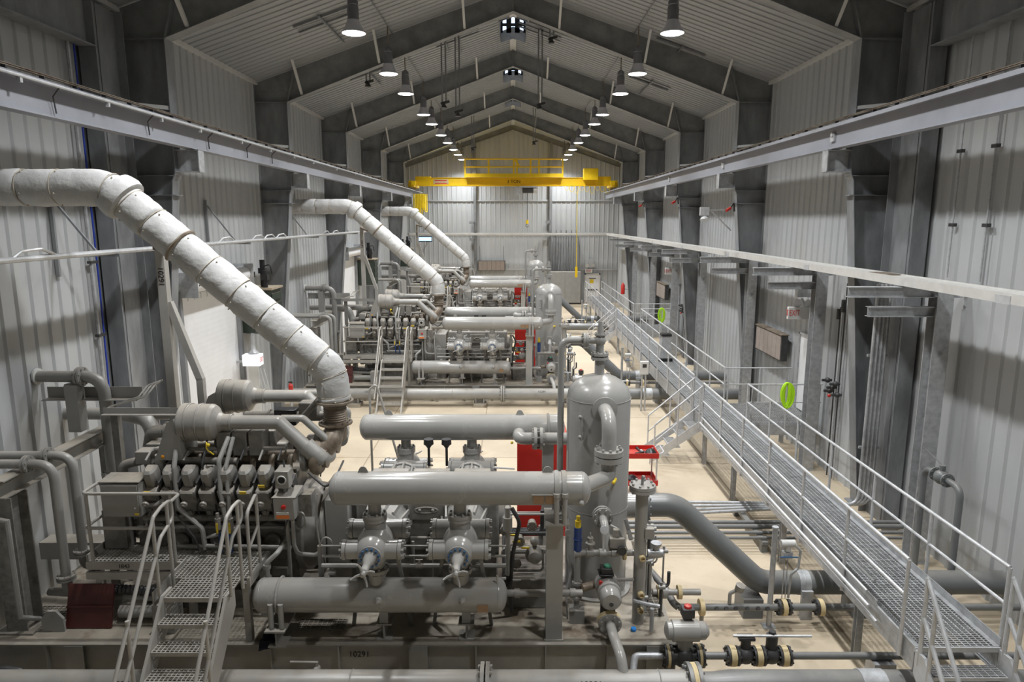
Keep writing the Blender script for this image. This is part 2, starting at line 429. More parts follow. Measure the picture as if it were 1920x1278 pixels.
# roll-up doors on the left wall
for i, (a, b) in enumerate(DOORS):
    m = MB(); n = 34; z = 0.
    for k in range(n):
        z0 = 4.55*k/n; z1 = 4.55*(k+1)/n; zm = (z0+z1)/2
        m.add([(-W+.035, a-.35, z0), (-W+.035, b+.35, z0), (-W+.036, b+.35, zm), (-W+.036, a-.35, zm), (-W+.035, b+.35, z1), (-W+.035, a-.35, z1)], [(0, 1, 2, 3), (3, 2, 4, 5)])
    door = S(m.build('door_%d' % (i+1), 'doorw', smooth=False))
    m = MB()
    for yy in (a-.1, b+.1): m.box((-W+.10, yy, 2.35), (.12, .12, 4.7))
    m.build('guide_rail', 'galvdark', door)
    MB().cyl((-W+.30, a-.1, 4.85), (-W+.30, b+.1, 4.85), .22, n=20).build('curtain_roll', 'doorw', door)
    m = MB(); 
    for yy in (a-.12, b+.12): m.box((-W+.3, yy, 4.85), (.6, .03, .6))
    m.build('end_plate', 'galv', door)
    MB().box((-W+.06, (a+b)/2, .06), (.05, b-a, .1)).build('bottom_bar', 'dark', door)

# ------------------------------------------------------------------ crane runway
LR = ('left', 'right')
for i, sg in enumerate((-1, 1)):
    xb = 6.72
    t = T('crane_runway', 'long blue-grey crane runway beam along the %s wall' % LR[i], 'crane rail', (sg*xb, 26, 7.9), 'crane runways')
    m = MB(); m.ibeam((sg*xb, -1, 8.07), (sg*xb, 50.5, 8.07), .22, .46, .022, .012); m.prof((sg*xb, -1, 8.30), (sg*xb, 50.5, 8.30), [(-.18, -.05), (-.165, -.05), (-.165, .002), (.165, .002), (.165, -.05), (.18, -.05), (.18, .018), (-.18, .018)]); m.build('beam', 'runway', t, smooth=False)
    m = MB(); m.ibeam((sg*xb, -1, 8.425), (sg*xb, 50.5, 8.425), .06, .035, .012, .02); m.build('rail', 'rust', t, smooth=False)
    y = .5; k = 0
    while y < 50:
        MB().box((sg*xb, y, 8.363), (.07, .03, .09)).build('rail_clip', 'dark', t); y += .75
    m = MB(); m.cyl((sg*(xb-.21), -1, 8.27), (sg*(xb-.21), 50, 8.27), .022, n=8); m.build('conduit', 'galvbright', t) if sg < 0 else None
    if sg < 0:
        for y in (9.5, 11.5, 13.2, 14.8, 17, 19, 21, 23, 26, 29, 32):
            m = MB(); m.box((-xb+.19, y, 8.24), (.05, .05, .11)); m.build('conduit_clip', 'galvbright', t)
        m = MB()
        for k, y in enumerate((10.3, 12.9, 15.4, 17.6, 19.4)):
            m = MB(); m.tube([(-xb+.19, y, 8.25), (-xb+.06, y+.05, 8.15), (-xb+.05, y+.10, 7.92)], .012, 6); m.build('drop_cable', 'dark', t)
    else:
        for y in (14.8, 22.4, 30.0):
            m = MB(); m.box((xb-.03, y, 8.08), (.04, .16, .16)); m.cyl((xb-.07, y, 8.14), (xb-.05, y, 8.14), .05, n=10); m.build('end_joint_plate', 'galvbright', t)
    for y in FR:
        m = MB()
        m.ibeam((sg*(XI+.01), y, 7.60), (sg*(xb-.17), y, 7.60), .25, .46, .018)
        m.bb(*sorted((sg*(xb-.17), sg*(xb-.15))), y-.125, y+.125, 7.37, 7.83)
        b = m.build('bracket', 'galv', t, smooth=False)
# ------------------------------------------------------------------ one compressor package (built at the nearest bay, copied to the other two)
UNIT = []          # (root, label template, group)
WH = ('nearest', 'middle', 'farthest')
def U(name, lab, cat, loc, group):
    t = T(name, lab % WH[0], cat, loc, group); UNIT.append((t, lab, group)); return t
YC = 10.27

# ---- skid
t = U('equipment_skid', 'long grey steel skid with dirty deck under the %s compressor unit', 'skid', (-2.6, YC, 0), 'equipment skids')
MB().bb(-7.4, 2.28, 8.72, 11.95, .515, .55).build('deck_plate', 'deck', t, smooth=False)
for y, nm in ((8.72, 'side_beam'), (11.9, 'side_beam')):
    MB().ibeam((-7.42, y, .275), (2.3, y, .275), .14, .55, .022, .014).build(nm, 'skid', t, smooth=False)
for x in (-7.4, -.9, 2.26):
    MB().ibeam((x, 8.75, .275), (x, 11.9, .275), .14, .5, .022, .014).build('cross_beam', 'skid', t, smooth=False)
for x in (-6.55, -5.05, -3.4, -2.45, -.52, .46, 1.32):
    MB().box((x, 8.685, .275), (.02, .066, .50)).build('stiffener', 'skid', t)
for x in (-6.15, -1.33, 2.0):
    MB().box((x, 8.65, .275), (.26, .012, .505)).build('lifting_plate', 'skid', t)
for x in (-5.3, -2.9, -.75, 1.05, -1.75):
    m = MB(); m.cyl((x, 8.6, .03), (x, 8.6, .1), .035, n=6); m.cyl((x, 8.6, .1), (x, 8.6, .16), .018, n=8); m.build('anchor_bolt', 'rust', t)
text('lettering', '10291', .12, (-2.17, 8.705, .36), (PI/2, 0, 0), 'ink', t)
for x0, x1, y0, y1 in ((-7.2, -6.65, 8.95, 9.6), (-3.15, -2.45, 9.0, 9.25), (1.95, 2.26, 9.35, 10.1)):
    MB().grid(x0, x1, y0, y1, .566, .07, .045, .012, .014).build('deck_grating', 'engine', t, smooth=False)

# ---- engine
t = U('gas_engine', 'dusty grey V-type gas engine driving the %s compressor', 'engine', (-4.4, YC, .55), 'gas engines')
EX0, EX1 = -5.5, -3.28
m = MB()
m.prof((EX0, YC, 0), (EX1, YC, 0), [(-.52, 1.25), (.52, 1.25), (.60, 1.75), (.66, 2.25), (.30, 2.62), (-.30, 2.62), (-.66, 2.25), (-.60, 1.75)])
m.build('crankcase', 'engine', t, bevel=.02)
m = MB(); m.prof((EX0+.05, YC, 0), (EX1-.05, YC, 0), [(-.40, .82), (.40, .82), (.5, 1.25), (-.5, 1.25)]); m.build('oil_pan', 'engine', t, bevel=.02)
for sg in (-1, 1):
    MB().bar((EX0-.1, YC+sg*.62, .70), (EX1+.1, YC+sg*.62, .70), .16, .3).build('mounting_rail', 'engine', t)
NB = 8; PX = .277
for sg in (-1, 1):
    for k in range(NB):
        x = -5.30+PX*k
        yb = YC+sg*.62
        h = MB()                                              # cylinder head block, leaning out
        R = Matrix.Rotation(sg*-.42, 3, 'X')
        h.box((x, yb+sg*.03, 2.42), (.235, .40, .36), R=R)
        hd = h.build('cylinder_head', 'engine', t, bevel=.02)
        cv = MB()                                             # valve cover with a rounded shoulder and a cap
        cc = V((x, yb+sg*.11, 2.70))
        pr = [(-.085, -.12), (.085, -.12), (.10, -.02), (.085, .09), (.045, .15), (-.045, .15), (-.085, .09), (-.10, -.02)]
        d = R@V((0, 0, 1)); yv = R@V((0, sg*1., 0))
        vs = []
        for hh, s_ in ((-.1, 1.12), (.06, 1.08), (.12, .9), (.15, .6)):
            for a, b in pr: vs.append(cc+V((1, 0, 0))*a*s_+yv*b*s_*.85+d*hh)
        q = len(pr)
        cv.add(vs, [(i*q+j, i*q+(j+1) % q, (i+1)*q+(j+1) % q, (i+1)*q+j) for i in range(3) for j in range(q)]+[tuple(range(3*q, 4*q))])
        cv.build('valve_cover', 'engine_lite', hd, sharp=24)
        cb = MB(); cb.box(V((x, yb+sg*.245, 2.43)), (.19, .05, .15), R=R); cb.build('port_cover', 'engine', hd, bevel=.01)
        if sg < 0 and k in (0, 5, 6):
            MB().box(V((x, yb-.30, 2.50 if k != 6 else 2.60)), (.095, .012, .05), R=R).build('warning_tag', 'tagyel', hd)
        ic = MB(); ic.lathe((x, YC+sg*.60, 1.62), (0, sg, 0), [(0, .115), (.03, .115), (.05, .095), (.05, .06), (.035, .05)], 18)
        ic.build('inspection_cover', 'engine', t)
    m = MB(); m.tube([(EX0, YC+sg*.70, 2.02), (EX1, YC+sg*.70, 2.02)], .055, 10)
    m.build('fuel_manifold', 'engine', t)
    m = MB(); m.tube(bend([(EX0-.1, YC+sg*.72, 1.88), (EX1-.2, YC+sg*.72, 1.88), (EX1+.05, YC+sg*.60, 1.75)], .1), .026, 8); m.build('oil_line', 'pipe', t)
    m = MB(); m.bar((EX0, YC+sg*.67, 2.16), (EX1, YC+sg*.67, 2.16), .09, .07); m.build('pushrod_gallery', 'engine', t, bevel=.012)
    m = MB(); r = []
    m.tube([(EX0+.1, YC+sg*.30, 2.84), (EX1-.05, YC+sg*.30, 2.84)], [.10, .10], 14); m.build('exhaust_manifold', 'rust', t)
    for k in range(NB):
        x = -5.30+PX*k
        MB().tube(bend([(x, YC+sg*.52, 2.60), (x, YC+sg*.45, 2.86), (x, YC+sg*.30, 2.86)], .08), .045, 8).build('exhaust_runner', 'rust', t)
        w = MB(); w.tube(bend([(x+.06, YC+sg*.74, 2.80), (x+.08, YC+sg*.80, 2.62), (x+.09, YC+sg*.80, 2.2), (x+.09, YC+sg*.74, 2.1)], .07), .013, 6); w.build('ignition_lead', 'dark', t)
m = MB(); m.bb(-5.2, -3.5, YC-.17, YC+.17, 2.6, 3.0); m.build('intake_plenum', 'engine', t, bevel=.03)
for x in (-4.32, -4.08, -3.84):
    MB().bb(x-.105, x+.105, YC-.52, YC-.22, 2.92, 3.28).build('aftercooler_cover', 'engine', t, bevel=.012)
MB().bb(-4.6, -3.65, YC-.22, YC+.45, 2.95, 3.22).build('aftercooler', 'engine', t, bevel=.02)
# front (left) end drive: gear housing, pumps, water manifolds
m = MB(); m.bb(-5.68, -5.5, YC-.62, YC+.62, 1.1, 2.55); m.build('front_gear_housing', 'engine', t, bevel=.05)
for dy, z, r in ((-.36, 1.75, .20), (.36, 1.75, .2), (0, 2.2, .17), (-.42, 2.3, .12)):
    m = MB(); m.lathe((-5.68, YC+dy, z), (-1, 0, 0), [(0, r), (.1, r), (.14, r*.7), (.22, r*.55), (.24, r*.2)], 18); m.build('pump_housing', 'engine', t)
m = MB(); m.tube(bend([(-5.72, YC-.42, 2.3), (-5.9, YC-.45, 2.3), (-5.9, YC-.45, 2.75), (-5.45, YC-.4, 2.85)], .12), .07, 12); m.build('water_pipe', 'engine', t)
m = MB(); m.tube(bend([(-5.8, YC+.3, 2.2), (-5.95, YC+.35, 2.6), (-5.7, YC+.1, 3.1), (-5.0, YC+.1, 3.12)], .15), .10, 14); m.flange((-5.45, YC+.1, 3.12), (1, 0, 0), .14, .05); m.build('water_outlet_pipe', 'engine', t)
for k in range(4):
    x = -5.45+.1*k; m = MB()
    m.tube(bend([(x-.5, YC-.55-.03*k, 2.42+.06*k), (x-.2, YC-.62, 2.55+.05*k), (x+.1, YC-.55, 2.5+.08*k), (x+.3, YC-.45, 2.75)], .08), .014, 6); m.build('hose', 'dark', t)
MB().bb(-5.66, -5.42, YC-.52, YC-.28, 2.78, 2.98).build('actuator_box', 'engine_lite', t, bevel=.012)
m = MB(); m.lathe((-5.2, YC-.47, 2.86), (.3, -1, .2), [(0, .09), (.16, .09), (.17, .07), (.17, .05), (.05, .045)], 16); m.build('breather_port', 'engine_lite', t)
m = MB(); m.cyl((-5.22, YC-.62, 2.72), (-5.22, YC-.62, 2.98), .075, n=14); m.build('oil_filler_neck', 'engine_lite', t)
m = MB(); m.ball((-5.14, YC-.68, 2.97), .042); m.build('filler_cap', mat('orange_filler_cap', (.75, .33, .02), .5), t)
m = MB(); m.tube(bend([(-5.1, YC-.58, 2.86), (-4.6, YC-.60, 2.88), (-4.1, YC-.58, 2.86)], .2), .05, 10); m.build('water_rail', 'engine', t)
for x, yy in ((-5.55, -.1), (-5.3, .25), (-4.95, .2)):
    MB().bb(x-.12, x+.12, YC+yy-.09, YC+yy+.09, 2.62, 2.95+.1*random.random()).build('sensor_housing', 'engine', t, bevel=.02)
# right end: turbochargers, flywheel housing
m = MB(); m.lathe((EX1, YC, 1.62), (1, 0, 0), [(0, .72), (.10, .72), (.12, .66), (.34, .62), (.36, .70), (.41, .70), (.42, .5)], 40); m.build('flywheel_housing', 'engine_lite', t)
for sg in (-1, 1):
    m = MB(); m.ring((-2.98, YC+sg*.33, 2.83), (1, 0, 0), .17, .10, 24, 12); m.lathe((-3.10, YC+sg*.33, 2.83), (1, 0, 0), [(0, .14), (.28, .16), (.30, .05)], 20)
    m.build('turbocharger', 'rust', t)
    m = MB(); m.lathe((-3.22, YC+sg*.36, 2.83), (1, 0, 0), [(0, .11), (.03, .2), (.10, .21), (.13, .12)], 20); m.build('compressor_volute', 'engine_lite', t)
m = MB(); m.tube(bend([(-2.98, YC-.33, 2.83), (-2.78, YC-.2, 3.05), (-2.77, YC, 3.25)], .15), .15, 18); m.tube(bend([(-2.98, YC+.33, 2.83), (-2.78, YC+.2, 3.05), (-2.77, YC, 3.25)], .15), .15, 18)
m.build('exhaust_collector', 'rust', t)
m = MB(); m.bb(-3.22, -2.95, YC-.85, YC-.62, 2.1, 2.45); m.build('governor_bracket', 'engine', t, bevel=.01)
# tubes and cables hung along the near side
for pts, r, mm in (([(-4.95, 9.62, 3.15), (-4.93, 9.45, 2.85), (-4.90, 9.40, 2.25), (-4.55, 9.36, 1.95), (-4.53, 9.36, 1.62)], .035, 'pipe'),
                  ([(-4.99, 9.62, 3.1), (-4.98, 9.42, 2.7), (-4.95, 9.38, 2.2), (-4.65, 9.33, 1.8), (-4.60, 9.33, 1.62)], .013, 'dark'),
                  ([(-4.22, 9.72, 3.22), (-4.27, 9.45, 2.95), (-4.25, 9.38, 2.5), (-4.20, 9.36, 2.1)], .035, 'pipe'),
                  ([(-4.15, 9.72, 3.22), (-4.18, 9.45, 2.85), (-4.14, 9.38, 2.4), (-4.14, 9.36, 1.62)], .03, 'pipe'),
                  ([(-4.52, 9.68, 3.2), (-4.52, 9.46, 2.9), (-4.5, 9.42, 2.55), (-4.62, 9.40, 2.3)], .016, 'dark'),
                  ([(-4.55, 9.40, 1.78), (-4.3, 9.36, 1.86), (-3.95, 9.38, 1.98)], .028, 'pipe'),
                  ([(-3.35, 9.5, 2.95), (-3.28, 9.36, 2.6), (-3.28, 9.33, 2.1), (-3.36, 9.35, 1.9)], .013, 'dark'),
                  ([(-5.0, 9.5, 1.60), (-3.3, 9.45, 1.60)], .035, 'pipe'),
                  ([(-4.62, 9.36, 1.68), (-3.42, 9.32, 1.68)], .026, 'pipe'),
                  ([(-3.0, 9.50, 2.75), (-2.72, 9.4, 2.55), (-2.55, 9.35, 2.75), (-2.5, 9.6, 2.9)], .015, 'dark')):
    MB().tube(bend(pts, .12), r, 8).build('service_tube', mm, t)
for x in (-4.3, -4.12):
    m = MB(); m.cyl((x, 9.33, 1.95), (x, 9.33, 2.12), .042, n=12); m.cyl((x, 9.33, 2.12), (x, 9.33, 2.2), .025, n=8); m.build('line_valve', 'engine_lite', t)
    MB().box((x, 9.285, 1.98), (.03, .008, .15)).build('valve_tag', 'tagyel', t)
MB().tube([(-4.28, 9.31, 1.9), (-4.27, 9.3, 1.60)], .02, 8).build('blue_hose', 'blue', t)
MB().tube([(-4.14, 9.31, 1.9), (-4.12, 9.3, 1.60)], .02, 8).build('blue_hose', 'blue', t)
for k in range(6):
    x = -5.3+.36*k
    m = MB(); m.box((x, 9.49, 1.20), (.24, .06, .13)); m.build('pan_cover', 'engine', t, bevel=.01)

for k in range(NB):                                           # bosses, studs and small covers down the near flank
    x = -5.30+PX*k
    m = MB(); m.lathe((x-.05, YC-.66, 2.10), (0, -1, .2), [(0, .055), (.05, .055), (.06, .035), (.08, .03)], 10); m.build('lifter_cover', 'engine_lite', t)
    m = MB(); m.box((x+.138, YC-.70, 2.50), (.028, .18, .36), R=Matrix.Rotation(.42, 3, 'X')); m.build('head_clamp', 'dark', t)
    m = MB(); m.lathe((x, YC-.98, 2.36), (0, -.9, -.45), [(0, .05), (.03, .05), (.035, .03), (.05, .02)], 10); m.build('port_plug', 'engine_lite', t)
    m = MB(); m.tube(bend([(x-.09, YC-.72, 2.92), (x-.10, YC-.50, 3.02), (x-.10, YC-.30, 2.98)], .08), .016, 6); m.build('injector_line', ('pipe', 'dark')[k % 2], t)
for k in range(5):
    x = -5.15+.42*k; m = MB(); m.box((x, YC-.605, 1.86), (.30, .03, .16)); m.build('side_plate', 'engine', t, bevel=.01)
    m = MB(); m.tube(bend([(x-.2, YC-.66, 1.98), (x, YC-.70, 1.90-.04*(k % 2)), (x+.22, YC-.66, 1.97)], .1), .022, 6); m.build('wiring_loom', 'dark', t)
for k in range(6):
    x = -5.62+.05*k; m = MB(); m.tube(bend([(x, YC-.68, 1.75+.09*k), (x+.15, YC-.74, 1.9+.08*k), (x+.25, YC-.70, 2.2+.05*k)], .1), .018, 6); m.build('coolant_hose', ('pipe', 'dark', 'engine_lite')[k % 3], t)
MB().tube([(-5.35, YC-.50, 3.02), (-3.4, YC-.48, 3.02)], .032, 8).build('gas_rail', 'engine_lite', t)
# ---- air filters with their intake pipes
for j, yf in enumerate((9.82, 11.2)):
    side = ('near', 'far')[j]
    t = U('air_filter', 'round grey air filter canister with intake pipe, '+side+' side of the %s engine', 'air filter', (-4.6, yf, 2.95), 'engine air filters')
    x0 = -4.92; zf = 3.42 if j == 0 else 3.46
    m = MB(); m.lathe((x0, yf, zf), (1, 0, 0), [(0, .10), (.0, .275), (.02, .288), (.10, .288), (.105, .275), (.25, .275), (.255, .282), (.27, .282), (.275, .275), (.44, .275), (.49, .245), (.55, .15), (.60, .125), (.72, .12)], 36); m.build('canister', 'engine_lite', t, sharp=20)
    for dx in (.125, .285): MB().ring((x0+dx, yf, zf), (1, 0, 0), .28, .009, 36, 6).build('clamp_band', 'engine_lite', t)
    m = MB()
    m.add([(x0-.34, yf-.26, zf-.50), (x0+.06, yf-.26, zf-.50), (x0+.06, yf-.26, zf-.18), (x0-.02, yf-.26, zf+.12), (x0-.12, yf-.26, zf+.06),
           (x0-.34, yf+.26, zf-.50), (x0+.06, yf+.26, zf-.50), (x0+.06, yf+.26, zf-.18), (x0-.02, yf+.26, zf+.12), (x0-.12, yf+.26, zf+.06)],
          [(0, 1, 2, 3, 4), (9, 8, 7, 6, 5), (0, 5, 6, 1), (1, 6, 7, 2), (2, 7, 8, 3), (3, 8, 9, 4), (4, 9, 5, 0)])
    m.build('mounting_bracket', 'paint', t)
    m = MB(); p = bend([(x0+.68, yf, zf), (-3.50, yf, zf), (-2.98, yf, 2.90), (-2.93, yf+(.25 if j == 0 else -.25), 2.78)], [.02, .15]); m.tube(p, .105, 18); m.build('intake_pipe', 'paint', t)
    sy = 1 if j == 0 else -1
    m = MB(); m.tube(bend([(-3.12, yf, 3.06), (-2.92, yf, 2.86), (-2.88, yf+sy*.32, 2.80)], .14), .135, 18); m.build('intake_elbow', 'paint', t)
    m = MB(); m.ring((x0+.72, yf, zf), (1, 0, 0), .112, .016, 20, 6); m.build('pipe_clamp', 'engine_lite', t)
    m = MB(); m.lathe((-3.10, yf, 3.02), (.75, 0, -.66), [(0, .105), (.0, .125), (.06, .13), (.26, .13), (.32, .11)], 20); m.build('rubber_sleeve', 'engine_lite', t)
    m = MB(); m.tube(bend([(-3.5, yf+.14, zf+.02), (-3.18, yf+.14, zf+.02), (-2.84, yf+.16, zf-.32), (-2.86, yf+.16, zf-.5), (-3.0, yf+.12, zf-.52)], .1), .055, 12); m.build('crankcase_breather_pipe', 'paint', t)
    if j == 0:
        m = MB(); m.tube(bend([(x0+.45, yf-.28, zf-.22), (x0+.48, yf-.36, zf-.3), (x0+.55, yf-.3, zf-.4)], .05), .010, 8); m.ball((x0+.50, yf-.34, zf-.24), .026); m.build('restriction_gauge', 'tagyel', t)
t = U('charge_air_pipe', 'horizontal grey charge-air pipe with throttle body above the %s engine', 'pipe', (-4.0, 10.8, 2.9), 'charge air pipes')
m = MB(); m.tube([(-4.35, 10.72, 3.25), (-2.95, 10.72, 3.25)], .08, 14); m.build('pipe', 'engine_lite', t)
MB().bb(-3.85, -3.50, 10.60, 10.84, 3.12, 3.38).build('throttle_body', 'black', t, bevel=.02)
MB().bb(-3.45, -3.15, 10.60, 10.84, 3.28, 3.5).build('actuator_box', 'engine_lite', t, bevel=.02)
for x in (-3.95, -3.02): MB().flange((x, 10.72, 3.25), (1, 0, 0), .12, .03, 6, .01).build('flange', 'engine_lite', t)
m = MB(); m.tube(bend([(-3.35, 10.55, 3.3), (-3.05, 10.5, 3.62), (-2.8, 10.45, 3.62)], .1), .05, 12); m.build('bypass_pipe', 'engine_lite', t)

# ---- insulated exhaust
t = U('exhaust_pipe', 'thick white cloth-wrapped exhaust pipe slanting up from the %s engine to the left wall', 'exhaust pipe', (-2.77, YC, 3.2), 'exhaust pipes')
B0 = V((-2.77, YC, 3.62)); B1 = V((-2.80, YC, 4.12)); B2 = V((-5.93, YC, 6.86)); B3 = V((-8.3, YC, 6.86))
path = bend([B0, B1, B2, B3], [.42, .62], 8)
def along(pts):
    L = [0.]
    for a, b in zip(pts, pts[1:]): L.append(L[-1]+(b-a).length)
    return L
LL = along(path)
def ptat(s):
    for i in range(len(path)-1):
        if s <= LL[i+1]+1e-9:
            k = (s-LL[i])/(LL[i+1]-LL[i]); return path[i].lerp(path[i+1], k), (path[i+1]-path[i]).normalized()
    return path[-1], (path[-1]-path[-2]).normalized()
seams = [0.10, .42, .74, 1.24, 1.76, 2.28, 2.82, 3.34, 3.86, 4.28, 4.62, 5.35, 5.85, 6.35]
edges = [0.02]+seams+[LL[-1]]
rnd = random.Random(5)
for a, b in zip(edges, edges[1:]):
    if b-a < .04: continue
    n = max(4, int((b-a)/.07)); pts = []; rs = []
    for i in range(n+1):
        k = i/n; p, d = ptat(a+(b-a)*k); pts.append(p); rs.append((.262 if a > .7 else .243)+.006*math.sin(PI*k)**.5+rnd.uniform(-.005, .005)-(.006 if i in (0, n) else 0))
    m = MB(); m.tube(pts, rs, 28)
    for i in range(n+1):                                      # loose cloth: uneven bulges round the girth
        for q in range(28):
            w = 1+.016*math.sin(3*q*2*PI/28+a*7)+.012*math.sin(5*q*2*PI/28+i*1.1+a)+rnd.uniform(-.012, .012)
            c = pts[i]; v = V(m.v[i*28+q]); m.v[i*28+q] = tuple(c+(v-c)*w)
    m.build('insulation_blanket', 'insul', t, sharp=80)
for k, s in enumerate(seams):
    p, d = ptat(s)
    m = MB(); m.ring(p, d, .262 if s > .7 else .244, .007, 30, 6); x, y, _ = frame(d)
    for q in (2.2, 3.5, 4.4): m.ball(p-d*.06+(x*math.cos(q)+y*math.sin(q))*.27, .014, 8)
    m.build('seam_wire', 'seam', t)
p, d = ptat(4.44)
m = MB(); m.lathe(p-d*.13, d, [(0, .27), (.02, .325), (.10, .345), (.18, .335), (.24, .32), (.26, .27)], 30); m.build('flange_cover', 'insul', t)
for s in (3.0, ):
    p, d = ptat(2.95); 
m = MB(); p, d = ptat(3.36); m.ring(p, d, .272, .022, 30, 6); m.build('pipe_clamp', 'rust', t)
m = MB(); m.flange((-2.77, YC, 3.63), (0, 0, 1), .29, .03, 14, .011, 30); m.build('flange', 'rust', t)
m = MB(); pr = [(0, .175)]
for k in range(7): pr += [(.03+.035*k, .165), (.045+.035*k, .18)]
pr += [(.32, .17)]; m.lathe((-2.77, YC, 3.29), (0, 0, 1), pr, 28); m.build('bellows', 'rust', t)
m = MB(); m.flange((-2.77, YC, 3.28), (0, 0, 1), .26, .03, 12, .011, 26); m.build('flange', 'rust', t)

# ---- post that carries the exhaust
t = U('exhaust_support', 'tall thin grey post with slanted brace holding up the %s exhaust pipe', 'support post', (-5.76, 11.25, .55), 'exhaust supports')
MB().bar((-5.76, 11.25, .58), (-5.76, 11.25, 6.1), .14, up=(0, 1, 0)).build('post', 'rail', t)
MB().bar((-5.70, 11.25, 5.05), (-5.28, 11.25, 3.74), .11, up=(0, 1, 0)).build('brace', 'rail', t)
MB().bar((-5.76, 11.25, 6.08), (-5.30, YC, 5.98), .14, .06).build('saddle_arm', 'rust', t)
MB().box((-5.76, 11.25, .565), (.3, .3, .03)).build('base_plate', 'rail', t)
MB().bar((-5.28, 11.25, .55), (-5.28, 11.25, 3.76), .11, up=(0, 1, 0)).build('brace_post', 'rail', t)
text('lettering', '10291', .125, (-5.76, 11.175, 5.48), (PI/2, PI/2, 0), 'ink', t)

# ---- coupling guard between engine and compressor
t = U('coupling_guard', 'grey sheet-metal coupling guard between the %s engine and its compressor', 'guard', (-2.62, YC, .55), 'coupling guards')
m = MB(); m.bb(-2.86, -2.48, YC-.55, YC+.55, 1.2, 2.25); m.build('shroud', 'paint', t, bevel=.03)
m = MB(); m.bb(-2.84, -2.50, YC-.50, YC+.5, .55, 1.2); m.build('pedestal', 'engine', t)
MB().bb(-2.87, -2.47, YC-.56, YC+.56, 1.18, 1.21).build('lower_flange', 'rust', t)

# ---- compressor
t = U('gas_compressor', 'grey four-throw reciprocating gas compressor of the %s unit', 'compressor', (-1.32, YC, .55), 'gas compressors')
m = MB(); m.bb(-2.40, -.22, YC-.46, YC+.46, 1.25, 2.32); m.build('crankcase', 'engine', t, bevel=.04)
m = MB(); m.bb(-2.36, -.26, YC-.42, YC+.42, .55, 1.25); m.build('base_frame', 'engine', t, bevel=.02)
for x in (-1.98, -1.32, -.66):
    m = MB(); m.bb(x-.30, x+.30, YC-.36, YC+.36, 2.32, 2.40); m.build('top_cover', 'engine_lite', t, bevel=.02)
for sg in (-1, 1):
    m = MB(); m.bb(-1.60, -1.04, *sorted((YC+sg*.46, YC+sg*.50)), 1.88, 2.22); pc = m.build('side_cover', 'engine', t, bevel=.015)
    m = MB(); o = [(-1.32+.17*math.cos(a)*(1 if abs(math.cos(a)) > .3 else 1), YC+sg*.505, 2.05+.045*math.sin(a)) for a in [2*PI*k/24 for k in range(24)]]
    m.tube(o+[o[0]], .012, 6); m.ball((-1.42, YC+sg*.505, 2.05), .03); m.ball((-1.22, YC+sg*.505, 2.05), .03); m.build('embossed_badge', 'engine_lite', pc)
    m = MB(); m.bb(-1.58, -1.06, *sorted((YC+sg*.46, YC+sg*.52)), 1.4, 1.62); m.build('lower_cover', 'engine', t, bevel=.02)
m = MB(); m.lathe((-.22, YC, 1.75), (1, 0, 0), [(0, .3), (.08, .3), (.1, .22), (.16, .2), (.2, .1)], 24); m.build('oil_pump_end', 'engine', t)
CX = (-1.91, -.735); CZ = 1.98
